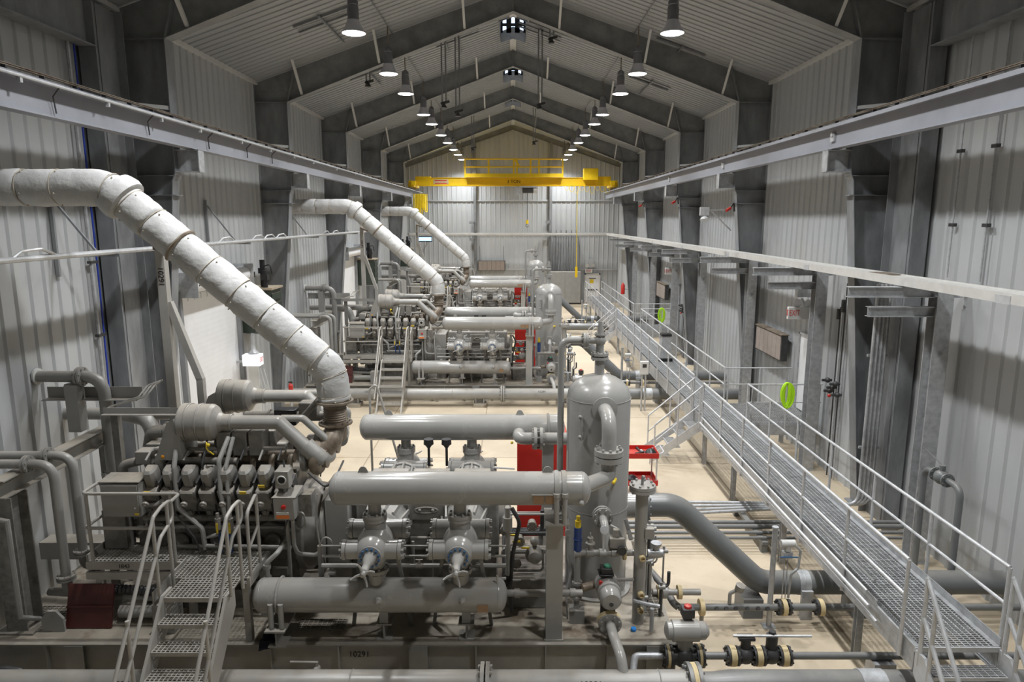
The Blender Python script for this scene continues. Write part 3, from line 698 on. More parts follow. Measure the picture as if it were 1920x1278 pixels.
for sg in (-1, 1):
    for x in CX:
        m = MB(); m.tube([(x, YC+sg*.44, CZ-.10), (x, YC+sg*.62, CZ-.08), (x, YC+sg*1.0, CZ-.02)], [.33, .30, .27], 24)
        dp = m.build('distance_piece', 'bottle', t)
        for k in range(7):
            a = -.2+k*PI/6+.1
            p0 = V((x+.36*math.cos(a), YC+sg*.46, CZ-.1+.36*math.sin(a))); p1 = V((x+.29*math.cos(a), YC+sg*.98, CZ-.02+.29*math.sin(a)))
            MB().bar(p0, p1, .03, .07).build('rib', 'bottle', dp)
        yc = YC+sg*1.45
        m = MB(); m.lathe((x, YC+sg*.98, CZ), (0, sg, 0), [(0, .27), (.06, .28), (.10, .24), (.30, .235), (.47, .25), (.60, .25), (.72, .215), (.80, .16), (.83, .12)], 32)
        cy = m.build('cylinder_body', 'bottle', t)
        m = MB(); m.cyl((x, YC+sg*1.40, CZ+.16), (x, YC+sg*1.40, CZ+.36), .145, n=20); m.flange((x, YC+sg*1.40, CZ+.36), (0, 0, 1), .165, .05, 8, .017, 24); m.build('suction_neck', 'bottle', t)
        m = MB(); m.cyl((x, YC+sg*1.40, CZ-.16), (x, YC+sg*1.40, CZ-.36), .12, n=20); m.flange((x, YC+sg*1.40, CZ-.40), (0, 0, 1), .17, .05, 8, .017, 24); m.build('discharge_neck', 'bottle', t)
        for dy in (1.18, 1.62):
            for sx in (-1, 1):
                m = MB(); q = V((x, YC+sg*dy, CZ+(.10 if dy < 1.5 else 0)))
                m.cyl(q+V((sx*.12, 0, 0)), q+V((sx*.345, 0, 0)), .13, n=24); vc = m.build('valve_pocket', 'bottle', t)
                m = MB(); m.cyl(q+V((sx*.352, 0, 0)), q+V((sx*.40, 0, 0)), .138, n=24)
                for k in range(8):
                    a = 2*PI*(k+.5)/8; b = q+V((sx*.395, .11*math.cos(a), .11*math.sin(a))); m.cyl(b, b+V((sx*.04, 0, 0)), .018, n=6)
                m.build('valve_cap', 'bottle', vc)
        ye = YC+sg*1.80
        m = MB(); m.lathe((x, ye-sg*.02, CZ-.02), (0, sg, 0), [(0, .155), (.04, .155), (.05, .09), (.06, .085), (.18, .07), (.22, .052), (.42, .05), (.43, .04)], 22); cp = m.build('clearance_pocket', 'bottle', t)
        for k in range(12):
            a = 2*PI*(k+.5)/12; b = V((x+.125*math.cos(a), ye+sg*.02, CZ-.02+.125*math.sin(a)))
            MB().cyl(b, b+V((0, sg*.035, 0)), .019, n=6).build('nut', 'nutblue', cp)
        m = MB(); hy = ye+sg*.44; m.lathe((x, hy-sg*.02, CZ-.02), (0, sg, 0), [(0, .04), (.05, .04), (.07, .02)], 12)
        for k in range(4):
            a = .35+2*PI*k/4; m.tube([(x, hy, CZ-.02), (x+.10*math.cos(a), hy-sg*.0, CZ-.02+.10*math.sin(a)), (x+.165*math.cos(a), hy+sg*.05, CZ-.02+.165*math.sin(a))], [.022, .016, .013], 8)
        m.build('handwheel', 'bottle', cp)
        MB().box((x, YC+sg*1.745, CZ+.17), (.085, .01, .05), R=Matrix.Rotation(sg*.75, 3, 'X')).build('nameplate', 'galv', t)
        m = MB()
        for sx in (-1, 1): m.bar((x+sx*.26, YC+sg*1.25, CZ-.22), (x+sx*.42, YC+sg*1.15, .56), .05)
        m.build('support_strut', 'engine', t)
for z, r in ((1.62, .02), (1.5, .035), (1.30, .022), (1.78, .014)):
    MB().tube([(-2.75, 9.1+.05*(z > 1.6), z), (-.1, 9.1+.05*(z > 1.6), z)], r, 8).build('drain_line', 'pipe', t)
for x in (-1.47, -1.17):
    m = MB(); m.tube([(x, 9.35, .6), (x, 9.35, 1.75)], .02, 8); m.build('vent_line', 'pipe', t)

MB().tube([(-2.35, 11.55, 2.62), (-2.1, 11.5, 2.6), (-.7, 11.5, 2.6)], .018, 8).build('balance_line', 'pipe', t)
for x in (-1.42, -1.12):
    m = MB(); m.cyl((x, 11.0, 2.3), (x, 11.0, 2.62), .022, n=8); m.cyl((x, 11.0, 2.62), (x, 11.0, 2.68), .03, .07, n=12); m.cyl((x, 11.0, 2.68), (x, 11.0, 2.77), .085, .08, n=14); m.build('breather_cap', 'black', t)
m = MB(); m.tube([(.02, 9.05, 2.98), (-.28, 9.1, 2.98)], .012, 6); m.build('gauge_line', 'galvbright', t)
for k, (x, z) in enumerate(((-2.0, 1.62), (-.55, 1.45), (-1.35, 1.5), (-2.6, 1.4))):
    m = MB(); m.cyl((x-.05, 9.1, z), (x+.05, 9.1, z), .045, n=10); m.cyl((x, 9.1, z), (x, 9.1, z+.09), .02, n=8); m.box((x, 9.1, z+.09), (.1, .02, .012)); m.build('line_valve', 'engine_lite', t)
# ---- pulsation bottles
def bottle(name, lab, x0, x1, y, z, r, group, nozz=(), down=1, dome=.13):
    t = U(name, lab, 'pressure vessel', ((x0+x1)/2, y, z), group)
    L = x1-x0
    pr = [(0, .001)]+[(dome*(1-math.cos(a)), r*math.sin(a)) for a in (.35, .7, 1.0, 1.3, PI/2)]+[(L-dome*(1-math.cos(a)), r*math.sin(a)) for a in (PI/2, 1.3, 1.0, .7, .35)]+[(L, .001)]
    MB().lathe((x0, y, z), (1, 0, 0), pr, 40).build('shell', 'bottle', t)
    for x in (x0+dome, x1-dome): MB().ring((x, y, z), (1, 0, 0), r, .005, 40, 6).build('weld_seam', 'bottle', t)
    for x in nozz:
        m = MB(); m.cyl((x, y, z-down*r*.8), (x, y, z-down*(r+.16)), .088, n=20); m.flange((x, y, z-down*(r+.16)), (0, 0, 1), .165, .05, 8, .017, 24); m.build('nozzle', 'bottle', t)
    return t
def lug(t, x, y, z):
    m = MB(); m.prof((x, y-.008, z), (x, y+.008, z), [(-.075, 0), (.075, 0), (.045, .065), (.02, .085), (-.02, .085), (-.045, .065)], up=(0, 0, 1)); m.build('lifting_lug', 'bottle', t)
    m = MB(); m.ring((x, y, z+.052), (0, 1, 0), .020, .006, 12, 5); m.build('lug_eye', 'dark', t)
NY = YC-1.40; FY = YC+1.40
t = bottle('suction_bottle', 'horizontal grey cylinder over the near cylinders of the %s compressor, band-clamped to a post', -2.52, 1.07, NY, 2.77, .228, 'suction bottles', CX)
lug(t, -2.05, NY, 2.77+.225); lug(t, .47, NY, 2.77+.225)
m = MB()
for dx in (-.05, .05): m.lathe((.64+dx-.03, NY, 2.77), (1, 0, 0), [(0, .22), (.0, .243), (.06, .243), (.06, .22)], 40)
m.build('band_clamp', 'bottle', t)
m = MB()
for dx in (-.055, .055):
    m = MB(); m.cyl((.64+dx, NY-.235, 2.36), (.64+dx, NY-.235, 2.74), .038, n=12); m.cyl((.64+dx, NY-.235, 2.74), (.64+dx, NY-.235, 2.79), .048, n=8); m.build('clamp_bolt', 'bottle', t)
    m = MB(); m.cyl((.64+dx, NY+.235, 2.36), (.64+dx, NY+.235, 2.80), .038, n=12); m.build('clamp_bolt', 'bottle', t)
for x in (.34, .50): MB().box((x, NY-.232, 2.70), (.14, .012, .12)).build('nameplate', mat('bronze_nameplate', (.34, .22, .13), .5, .3) if 'bronze_nameplate' not in bpy.data.materials else bpy.data.materials['bronze_nameplate'], t)
m = MB(); m.bb(.25, .60, NY-.245, NY-.20, 2.76, 2.772); m.build('nameplate_bracket', 'bottle', t)
m = MB(); m.lathe((.92, NY-.2, 2.66), (0, -1, -.25), [(0, .035), (.05, .035), (.06, .022), (.065, .02)], 14); m.build('plugged_port', 'bottle', t)
t = U('bottle_post', 'tall grey box-section post holding the near suction bottle of the %s unit', 'support post', (.57, NY, .55), 'bottle posts')
MB().bb(.46, .69, NY-.115, NY+.115, .565, 2.12).build('post', 'paint', t)
MB().ibeam((.575, NY, 2.12), (.575, NY, 2.34), .23, .23, .02, up=(0, 1, 0)).build('cap_beam', 'paint', t)
MB().bb(.44, .76, NY-.27, NY+.27, 2.34, 2.365).build('cap_plate', 'paint', t)
MB().bb(.44, .71, NY-.14, NY+.14, .55, .567).build('base_plate', 'paint', t)

t = bottle('suction_bottle', 'horizontal grey cylinder over the far cylinders of the %s compressor, elbowed to the scrubber', -2.72, .92, FY, 2.77, .228, 'suction bottles', CX)
lug(t, -2.2, FY, 2.995); lug(t, .12, FY, 2.995)
m = MB(); m.tube(bend([(.10, FY-.20, 2.72), (.10, FY-.50, 2.72), (.95, FY-.50, 2.72)], .22), .105, 18); m.ring((.10, FY-.20, 2.72), (0, 1, 0), .12, .02, 20, 6); m.build('outlet_elbow', 'bottle', t)
for x in (.38, .48): MB().flange((x, FY-.5, 2.72), (1, 0, 0), .19, .05, 8, .018, 24).build('flange', 'bottle', t)
m = MB(); m.ring((.62, FY, 2.77), (1, 0, 0), .236, .022, 36, 4); m.build('band_clamp', 'bottle', t)
m = MB(); m.ball((-.02, FY-.42, 2.62), .025); m.build('yellow_plug', 'tagyel', t)
t = U('bottle_post', 'tall grey post under the far suction bottle of the %s unit', 'support post', (.62, FY, .55), 'bottle posts')
MB().bb(.52, .72, FY-.1, FY+.1, .565, 2.5).build('post', 'paint', t); MB().bb(.48, .76, FY-.14, FY+.14, 2.5, 2.535).build('cap_plate', 'paint', t); MB().bb(.48, .76, FY-.14, FY+.14, .55, .567).build('base_plate', 'paint', t)

DZ = 1.18
for j, (yy, wh) in enumerate(((NY, 'near'), (FY, 'far'))):
    t = bottle('discharge_bottle', 'horizontal grey cylinder under the '+wh+' cylinders of the %s compressor, on low saddles', -3.66, -.08, yy, DZ, .235, 'discharge bottles', (), -1)
    for x in CX:
        m = MB(); m.cyl((x, yy, DZ+.18), (x, yy, DZ+.34), .12, n=20); m.build('nozzle', 'bottle', t)
    for x in (-1.86, -.70):
        m = MB(); m.lathe((x, yy-.225, DZ+.05), (0, -1, 0), [(0, .05), (.04, .05), (.05, .035), (.07, .02)], 14); m.build('inspection_plug', 'bottle', t)
    for x in (-1.82, -.66):
        sd = MB(); sd.bb(x-.06, x+.06, yy-.1, yy+.1, .80, DZ-.2); sd = sd.build('saddle', 'bottle', t)
        m = MB(); m.ibeam((x, yy-.12, .675), (x, yy+.12, .675), .22, .25, .02); m.build('stand', 'paint', sd)
    m = MB(); m.ring((-3.28, yy, DZ), (1, 0, 0), .243, .02, 36, 4); m.build('band_clamp', 'bottle', t)
    m = MB()
    for dx in (-.07, .07): MB().cyl((-3.28+dx, yy-.245, .80), (-3.28+dx, yy-.245, 1.18), .038, n=12).build('clamp_bolt', 'bottle', t)
    m = MB(); m.ibeam((-3.28, yy-.30, .675), (-3.28, yy+.28, .675), .24, .25, .02); m.build('stand', 'paint', t)
    m = MB(); m.bb(-3.42, -3.14, yy-.34, yy+.3, .80, .825); m.build('stand_cap', 'paint', t)
    m = MB(); m.tube([(-.22, yy-.08, DZ+.2), (-.22, yy-.08, DZ+.34)], .014, 8); m.build('stub_tube', 'bottle', t)
    MB().box((-.42, yy-.235, DZ-.07), (.15, .02, .11)).build('nameplate', bpy.data.materials['bronze_nameplate'], t)

# ---- scrubber
t = U('scrubber_vessel', 'tall upright grey gas scrubber with domed top beside the %s compressor', 'pressure vessel', (1.33, YC, .55), 'scrubber vessels')
r = .49
pr = [(0, r+.08), (.03, r+.08), (.031, r), (3.15, r)]+[(3.15+.36*math.sin(a), r*math.cos(a)) for a in (.25, .5, .75, 1.0, 1.25, 1.45)]+[(3.51, .02)]
MB().lathe((1.33, YC, .55), (0, 0, 1), pr, 56).build('shell', 'bottle', t)
MB().ring((1.33, YC, 3.70), (0, 0, 1), r+.001, .006, 56, 6).build('weld_seam', 'bottle', t)
MB().ring((1.33, YC, 1.95), (0, 0, 1), r+.001, .004, 56, 6).build('weld_seam', 'bottle', t)
m = MB(); m.cyl((1.33, YC, 4.0), (1.33, YC, 4.30), .075, n=18); m.build('top_nozzle', 'bottle', t)
for z in (4.31, 4.37): MB().flange((1.33, YC, z), (0, 0, 1), .135, .04, 8, .014).build('flange', 'bottle', t)
m = MB(); p = bend([(1.36, YC-.45, 3.62), (1.36, YC-.98, 3.62), (1.36, YC-1.0, 3.16)], .26); m.tube(p, .105, 20); m.build('outlet_elbow', 'bottle', t)
m = MB(); m.lathe((1.36, YC-.44, 3.62), (0, -1, 0), [(0, .19), (.05, .19), (.06, .12)], 24); m.build('reinforcing_pad', 'bottle', t)
m = MB(); m.flange((1.36, YC-1.0, 3.15), (0, 0, 1), .205, .075, 10, .02, 28, ln=.075); m.build('flange', 'bottle', t)
m = MB(); m.flange((1.36, YC-1.0, 3.06), (0, 0, 1), .205, .075, 10, .02, 28, ln=.075); m.build('flange', 'bottle', t)
m = MB(); p = bend([(1.36, YC-1.0, 3.04), (1.36, YC-1.05, 2.80), (.98, NY, 2.80)], .22); m.tube(p, .108, 20); m.build('inlet_elbow', 'bottle', t)
m = MB(); q = V((1.02, YC-.43, 3.25)); m.tube([q+V((0, 0, .25)), q, q-V((0, 0, .12))], .02, 8)
for dz in (-.06, .08, .22): m.tube([q+V((0, 0, dz)), q+V((.03, .12, dz))], .016, 8)
m.build('sight_glass', 'pipe', t)
m = MB(); m.ball(q+V((-.02, -.02, .25)), .032); m.ball(q+V((-.02, -.02, -.06)), .03); m.build('gauge_cock', 'pipe', t)
m = MB(); m.cyl((1.34, YC-.46, 2.02), (1.34, YC-.62, 2.02), .075, n=18); m.flange((1.34, YC-.63, 2.02), (0, 1, 0), .15, .045, 8, .018, 24); m.flange((1.34, YC-.70, 2.02), (0, 1, 0), .15, .045, 8, .018, 24); m.build('lower_nozzle', 'bottle', t)
m = MB(); m.tube(bend([(1.34, YC-.70, 2.02), (1.34, YC-.92, 2.0), (1.38, YC-1.0, 1.60)], .16), .06, 14); m.build('drain_elbow', 'bottle', t)
m = MB(); m.cyl((1.78, YC+.1, 1.87), (2.04, YC+.1, 1.87), .2, n=24); m.flange((2.05, YC+.1, 1.87), (1, 0, 0), .29, .05, 12, .02, 30); m.build('side_nozzle', 'bottle', t)
m = MB(); m.tube([(1.56, 9.84, 2.52), (1.52, 9.72, 2.52)], .02, 8); m.ball((1.5, 9.68, 2.53), .03); m.build('yellow_plug', 'tagyel', t)
t = U('relief_valve', 'small grey relief valve with side vent on top of the %s scrubber', 'valve', (1.33, YC, 4.39), 'top relief valves')
m = MB(); m.cyl((1.33, YC, 4.39), (1.33, YC, 4.52), .06, n=14); m.ball((1.33, YC, 4.58), .09); m.flange((1.33, YC, 4.67), (0, 0, 1), .085, .03, 6, .01); m.build('body', 'pipe', t)
m = MB(); m.cyl((1.33, YC, 4.68), (1.33, YC, 4.88), .05, .03, n=12); m.box((1.33, YC, 4.80), (.2, .025, .02)); m.build('bonnet', 'pipe', t)
m = MB(); m.cyl((1.26, YC, 4.58), (1.14, YC, 4.58), .055, n=14); m.flange((1.13, YC, 4.58), (1, 0, 0), .12, .04, 6, .014); m.build('outlet', 'pipe', t)
t = U('vent_pipe', 'thin grey vent pipe running down beside the %s scrubber from its relief valve', 'pipe', (.75, YC-.05, .55), 'vent pipes')
m = MB(); m.tube(bend([(1.12, YC, 4.58), (.74, YC, 4.58), (.74, YC, .55)], .14), .05, 14); m.build('pipe', 'pipe', t)
MB().flange((1.09, YC, 4.58), (1, 0, 0), .12, .035, 6, .014).build('flange', 'pipe', t)
MB().bb(.68, .80, YC-.05, YC+.25, 2.35, 2.41).build('bracket', 'pipe', t)

# ---- outlet line diving to the floor and out through the right wall
t = U('outlet_pipe', 'thick slate-grey pipe diving from the %s scrubber to the floor and out the right wall', 'pipe', (4.0, YC+.1, 0), 'scrubber outlet pipes')
yo = YC+.1
m = MB(); m.tube(bend([(2.14, yo, 1.87), (2.62, yo, 1.87), (4.05, yo, .52), (8.15, yo, .52)], [.5, .5], 8), .19, 26); m.build('pipe', 'darkpipe', t)
m = MB(); m.cyl((2.075, yo, 1.87), (2.10, yo, 1.87), .27, n=28); m.build('gasket', 'tan', t)
m = MB(); m.flange((2.13, yo, 1.87), (1, 0, 0), .29, .05, 12, .02, 30); m.build('flange', 'darkpipe', t)
for x in (3.9, 5.7): MB().bb(x-.16, x+.16, yo-.22, yo+.22, 0, .33).build('pipe_support', 'darkpipe', t)
m = MB(); m.ring((4.75, yo, .52), (1, 0, 0), .19, .012, 28, 5); m.lathe((4.66, yo, .52), (1, 0, 0), [(0, .19), (.001, .198), (.18, .198), (.181, .19)], 28); m.build('wrap_band', 'galv', t)
m = MB(); m.bb(4.66, 4.84, yo-.26, yo-.2, 0, .5); m.build('clamp_leg', 'galv', t)

# ---- standpipe
t = U('standpipe', 'upright grey header pipe with bolted blind flange right of the %s scrubber', 'pipe', (1.84, 9.2, .55), 'standpipes')
MB().cyl((1.84, 9.2, .55), (1.84, 9.2, 2.62), .088, n=24).build('pipe', 'paint', t)
for z in (2.62, 2.67): MB().flange((1.84, 9.2, z), (0, 0, 1), .185, .045, 8, .018, 26).build('flange', 'bottle', t)
m = MB(); m.cyl((1.84, 9.2, 2.7), (1.84, 9.2, 2.80), .02, n=8); m.ball((1.85, 9.2, 2.80), .03); m.build('top_valve', 'pipe', t)
for z in (1.62, 1.05, .80):
    m = MB(); m.lathe((1.85, 9.12, z), (.1, -1, 0), [(0, .045), (.06, .045), (.065, .03), (.04, .028)], 14); m.build('port', 'tan', t)
MB().box((1.95, 9.15, 1.98), (.13, .10, .15)).build('bracket', 'paint', t)

# ---- level-control manifold with the blue relief valve
t = U('valve_manifold', 'grey piping manifold with a blue and yellow relief valve before the %s scrubber', 'piping', (1.2, 9.25, .55), 'valve manifolds')
m = MB(); m.tube([(.92, 9.25, 1.62), (1.78, 9.25, 1.62)], .045, 12); m.build('header', 'pipe', t)
for x in (.94, 1.12, 1.3, 1.48):
    m = MB(); m.cyl((x-.05, 9.25, 1.62), (x+.05, 9.25, 1.62), .062, n=12); m.build('fitting', 'pipe', t)
m = MB(); m.tube([(.94, 9.25, .56), (.94, 9.25, 1.6)], .045, 12); m.box((.94, 9.25, .65), (.22, .2, .2)); m.build('leg_pipe', 'pipe', t)
for z in (.92, 1.15): MB().flange((.94, 9.25, z), (0, 0, 1), .075, .04, 6, .01).build('flange', 'pipe', t)
m = MB(); m.cyl((.94, 9.25, 1.66), (.94, 9.25, 2.02), .058, n=16); m.ring((.94, 9.25, 1.84), (0, 0, 1), .058, .01, 16, 5); m.build('relief_body', 'blue', t)
m = MB(); m.cyl((.94, 9.25, 2.02), (.94, 9.25, 2.12), .045, n=12); m.cyl((.94, 9.25, 2.12), (.94, 9.25, 2.19), .028, n=10); m.build('relief_cap', 'tagyel', t)
m = MB(); m.cyl((1.12, 9.25, 1.66), (1.12, 9.25, 1.78), .035, n=10); m.lathe((1.12, 9.25, 1.76), (0, 0, 1), [(0, .02), (.0, .07), (.02, .07), (.03, .04), (.10, .045), (.11, .012), (.17, .012)], 12); m.build('needle_valve', 'pipe', t)
m = MB(); m.lathe((1.31, 9.2, 2.0), (0, -1, .3), [(0, .06), (.03, .06), (.031, .05)], 16); m.cyl((1.31, 9.22, 1.66), (1.31, 9.22, 1.98), .014, n=6); m.build('pressure_gauge', 'galvbright', t)
m = MB(); m.tube(bend([(.8, 9.3, 1.9), (.8, 9.3, 1.5), (.86, 9.3, 1.3), (.78, 9.25, 1.0), (.80, 9.2, .6)], .1), .014, 6); m.build('tubing', 'pipe', t)
m = MB(); m.lathe((.8, 9.28, 1.92), (0, -1, .2), [(0, .05), (.03, .05), (.031, .03)], 14); m.build('pressure_gauge', 'galv', t)
m = MB(); m.bb(1.40, 1.62, 9.2, 9.36, 1.72, 1.86); m.cyl((1.5, 9.28, 1.86), (1.5, 9.28, 1.98), .05, n=10); m.build('level_controller', 'engine_lite', t, bevel=.012)
m = MB(); m.lathe((1.57, 9.18, 1.70), (0, -1, 0), [(0, .065), (.05, .065), (.051, .05), (.045, .048)], 16); m.build('dial', 'dark', t)
m = MB(); m.tube(bend([(1.42, 9.35, 2.0), (1.55, 9.3, 1.95), (1.62, 9.26, 1.75), (1.66, 9.25, 1.64)], .08), .02, 8); m.tube(bend([(1.66, 9.45, 2.05), (1.7, 9.4, 1.9), (1.72, 9.3, 1.8)], .06), .03, 8); m.build('tubing', 'pipe', t)
m = MB(); m.cyl((1.60, 9.25, 1.62), (1.64, 9.25, 1.62), .1, n=16); m.build('gasket', 'tan', t)
m = MB(); m.tube([(-.1, 9.05, 1.10), (1.0, 9.05, 1.10)], .05, 12); m.build('drain_pipe', 'pipe', t)
for x in (.06, .86): MB().cyl((x-.04, 9.05, 1.1), (x+.04, 9.05, 1.1), .066, n=12).build('union', 'pipe', t)
m = MB(); m.tube(bend([(1.0, 9.15, 1.12), (1.3, 9.3, 1.12)], .1), .06, 12); m.build('drain_pipe', 'rust', t)

# ---- actuated valve before the scrubber
t = U('actuated_valve', 'grey motor-actuated valve with round end cap and black position box before the %s scrubber', 'valve', (1.38, 8.95, .55), 'scrubber drain actuators')
m = MB(); m.lathe((1.36, 9.25, 1.18), (.02, -1, -.06), [(0, .12), (.02, .17), (.20, .175), (.21, .15), (.27, .15), (.28, .17), (.33, .17), (.34, .15), (.50, .145), (.53, .12), (.54, .03)], 28); m.build('actuator', 'bottle', t)
m = MB(); m.lathe((1.37, 8.72, 1.12), (0, -1, 0), [(0, .03), (.015, .03), (.016, .012)], 10); m.build('end_plug', 'dark', t)
m = MB(); m.box((1.34, 9.12, 1.43), (.16, .15, .09)); m.box((1.34, 9.12, 1.38), (.22, .2, .02)); m.build('position_box', 'black', t, bevel=.008)
m = MB(); m.lathe((1.36, 9.12, 1.475), (0, 0, 1), [(0, .055), (.025, .05), (.04, .02)], 12); m.build('indicator', mat('green_indicator', (.05, .20, .12), .4), t)
m = MB(); m.cyl((1.25, 9.0, 1.30), (1.25, 8.96, 1.30), .03, n=10); m.build('red_plug', 'red', t)
m = MB(); m.tube([(1.3, 9.08, 1.28), (1.55, 9.1, 1.28), (1.75, 9.16, 1.25)], .025, 8); m.build('conduit', 'pipe', t)
m = MB(); m.cyl((1.36, 8.98, .62), (1.36, 8.98, 1.02), .11, n=16); m.build('valve_body', 'dark', t)
m = MB(); m.cyl((1.36, 8.86, .82), (1.36, 8.80, .80), .165, n=24); m.build('gasket', 'tan', t)
m = MB(); m.flange((1.365, 8.77, .79), (0, -1, -.1), .165, .045, 8, .018, 24); m.build('flange', 'bottle', t)
m = MB(); m.tube(bend([(1.365, 8.75, .79), (1.37, 8.50, .80), (1.42, 8.12, .74), (1.45, 7.97, .52)], [.12, .2]), .068, 16); m.build('spool_pipe', 'bottle', t)

# ---- second actuator on the outlet line at floor level
t = U('actuated_valve', 'grey lever-like valve actuator lying crosswise right of the %s skid end, red switch box', 'valve', (2.45, 8.62, 0), 'floor line actuators')
m = MB(); m.lathe((2.10, 8.60, .80), (1, 0, 0), [(0, .06), (.03, .12), (.09, .125), (.10, .145), (.46, .145), (.47, .125), (.55, .12), (.60, .07)], 24); m.build('actuator', 'bottle', t)
m = MB(); m.box((2.42, 8.66, 1.05), (.17, .15, .13)); m.box((2.42, 8.66, .96), (.11, .11, .1)); m.build('switch_box', 'dark', t, bevel=.008)
m = MB(); m.lathe((2.42, 8.66, 1.115), (0, 0, 1), [(0, .055), (.03, .05), (.04, .02)], 12); m.build('indicator', 'red', t)
m = MB(); m.cyl((2.38, 8.62, .42), (2.38, 8.62, .68), .09, n=14); m.box((2.38, 8.62, .62), (.2, .16, .08)); m.build('mounting_neck', 'bottle', t)
m = MB(); m.cyl((2.22, 8.62, .40), (2.54, 8.62, .40), .12, n=18); m.ball((2.38, 8.62, .40), .16, 16); m.build('valve_body', 'dark', t)
for x in (2.16, 2.60): MB().cyl((x-.02, 8.62, .40), (x+.02, 8.62, .40), .155, n=22).build('gasket', 'tan', t)
for x in (2.12, 2.20, 2.56, 2.64): MB().flange((x, 8.62, .40), (1, 0, 0), .16, .03, 8, .016, 22).build('flange', 'dark', t)
m = MB(); m.tube(bend([(2.10, 8.62, .40), (1.70, 8.62, .40), (1.62, 8.3, .38), (1.62, 8.05, .40)], .1), .05, 12); m.build('inlet_pipe', 'galv', t)
m = MB(); m.tube(bend([(2.1, 8.95, .95), (1.95, 9.0, .95), (1.75, 9.1, .95)], .05), .028, 8); m.tube([(1.98, 8.9, .95), (1.98, 8.9, .6)], .03, 8); m.build('conduit', 'galv', t)

# ---- slim rail on the far side by the exhaust
t = U('guard_rail', 'thin bent grey guard rail right of the %s engine exhaust flange', 'railing', (-2.5, 12.1, .55), 'far side guard rails')
MB().tube(bend([(-2.62, 12.1, .55), (-2.62, 12.1, 3.35), (-2.5, 12.1, 3.45), (-2.42, 12.1, 3.2), (-2.05, 12.1, 1.7), (-2.05, 12.1, .55)], .08), .022, 8).build('rail', 'rail', t)
MB().tube([(-2.62, 12.1, 2.4), (-2.23, 12.1, 2.4)], .018, 8).build('cross_rail', 'rail', t)
# ---- red cabinet behind
t = U('control_cabinet', 'bright red upright cabinet behind the %s compressor, beyond its far bottle', 'cabinet', (.56, 12.9, 0), 'red control cabinets')
MB().bb(.08, 1.04, 12.62, 13.15, .06, 2.36).build('body', 'red', t, bevel=.01)
MB().bb(.10, .55, 12.595, 12.62, .12, 2.3).build('door', 'red', t, bevel=.006)
MB().bb(.57, 1.02, 12.595, 12.62, .12, 2.3).build('door', 'red', t, bevel=.006)
MB().bb(.06, 1.06, 12.6, 13.17, 0, .06).build('plinth', 'dark', t)
m = MB(); m.bb(.50, .52, 12.57, 12.6, 1.1, 1.3); m.build('handle', 'galvbright', t)

# ---- auxiliary piping cluster on the deck right of the compressor
t = U('lube_oil_console', 'dark tangle of oil pumps, tubes and valves right of the %s compressor', 'oil console', (.2, 9.9, .55), 'lube oil consoles')
MB().bb(-.05, .62, 9.55, 10.5, .55, 1.02).build('tank', 'engine', t, bevel=.02)
rn = random.Random(3)
for k in range(9):
    y = 9.5+.1*k; z = 1.2+.11*((k*5) % 8)
    m = MB(); m.tube(bend([(-.15+.05*(k % 3), y, .9), (-.15+.05*(k % 3), y, z), (.45+.1*(k % 4), y, z), (.45+.1*(k % 4), y, .8 if k % 2 else z+.35)], .08), .02+.012*(k % 3), 8); m.build('tube_run', ('pipe', 'dark', 'engine')[k % 3], t)
for k, (x, y, z) in enumerate(((-.12, 9.45, 1.9), (-.1, 9.45, 1.55), (.1, 9.5, 1.7), (.28, 9.48, 1.95), (.05, 9.5, 1.35))):
    m = MB(); m.cyl((x, y-.06, z), (x, y+.08, z), .06, n=12); m.flange((x, y-.06, z), (0, 1, 0), .075, .03, 6, .01); m.build('line_valve', 'engine', t)
m = MB(); m.lathe((.32, 9.62, 1.45), (0, -1, .1), [(0, .12), (.12, .14), (.16, .1), (.26, .09), (.28, .04)], 18); m.ball((.32, 9.5, 1.68), .07); m.build('oil_pump', 'engine_lite', t)
for x, z in ((.02, 1.82), (.05, 1.72), (.18, 1.62)): MB().box((x, 9.40, z), (.12, .02, .025)).build('valve_handle', 'tagyel', t)
m = MB(); m.tube(bend([(-.02, 9.35, .62), (-.05, 9.3, 1.0), (.0, 9.3, 1.6), (.1, 9.35, 2.05), (-.02, 9.4, 2.25)], .2), .03, 8); m.build('oil_hose', 'dark', t)
m = MB(); m.cyl((-.08, 9.3, 1.25), (-.08, 9.3, 2.3), .04, n=12); m.cyl((-.08, 9.3, 1.95), (-.08, 9.3, 2.15), .07, n=12); m.build('oil_filter', 'pipe', t)
# ---- access platform with ship stair
PZ = 1.54; LYF = 8.19
t = U('access_platform', 'grey grated platform with steep stair and pipe handrails in front of the %s engine', 'platform', (-4.8, 9.0, 0), 'engine access platforms')
for nm, x0, x1, y0, y1 in (('grating', -6.12, -4.72, 9.15, 9.74), ('grating', -4.70, -3.66, 8.69, 9.74), ('grating', -4.55, -3.75, LYF+.01, 8.67)):
    MB().grid(x0, x1, y0, y1, PZ, .058, .052, .013, .022).build(nm, 'rail', t, smooth=False)
MB().bb(-6.15, -4.70, 9.11, 9.135, PZ-.11, PZ+.005).build('toe_board', 'rail', t)
MB().bb(-6.15, -6.13, 9.135, 9.74, PZ-.11, PZ+.1).build('toe_board', 'rail', t)
MB().bb(-6.16, -4.7, 9.10, 9.15, PZ-.26, PZ-.15).build('fascia', 'rail', t); MB().bb(-3.66, -3.62, 8.66, 9.74, PZ-.13, PZ+.01).build('fascia', 'rail', t); MB().bb(-6.15, -6.10, 9.15, 9.74, PZ-.28, PZ-.12).build('fascia', 'rail', t)
MB().bb(-4.72, -4.70, 8.2, 9.12, PZ-.14, PZ+.06).build('fascia', 'rail', t)
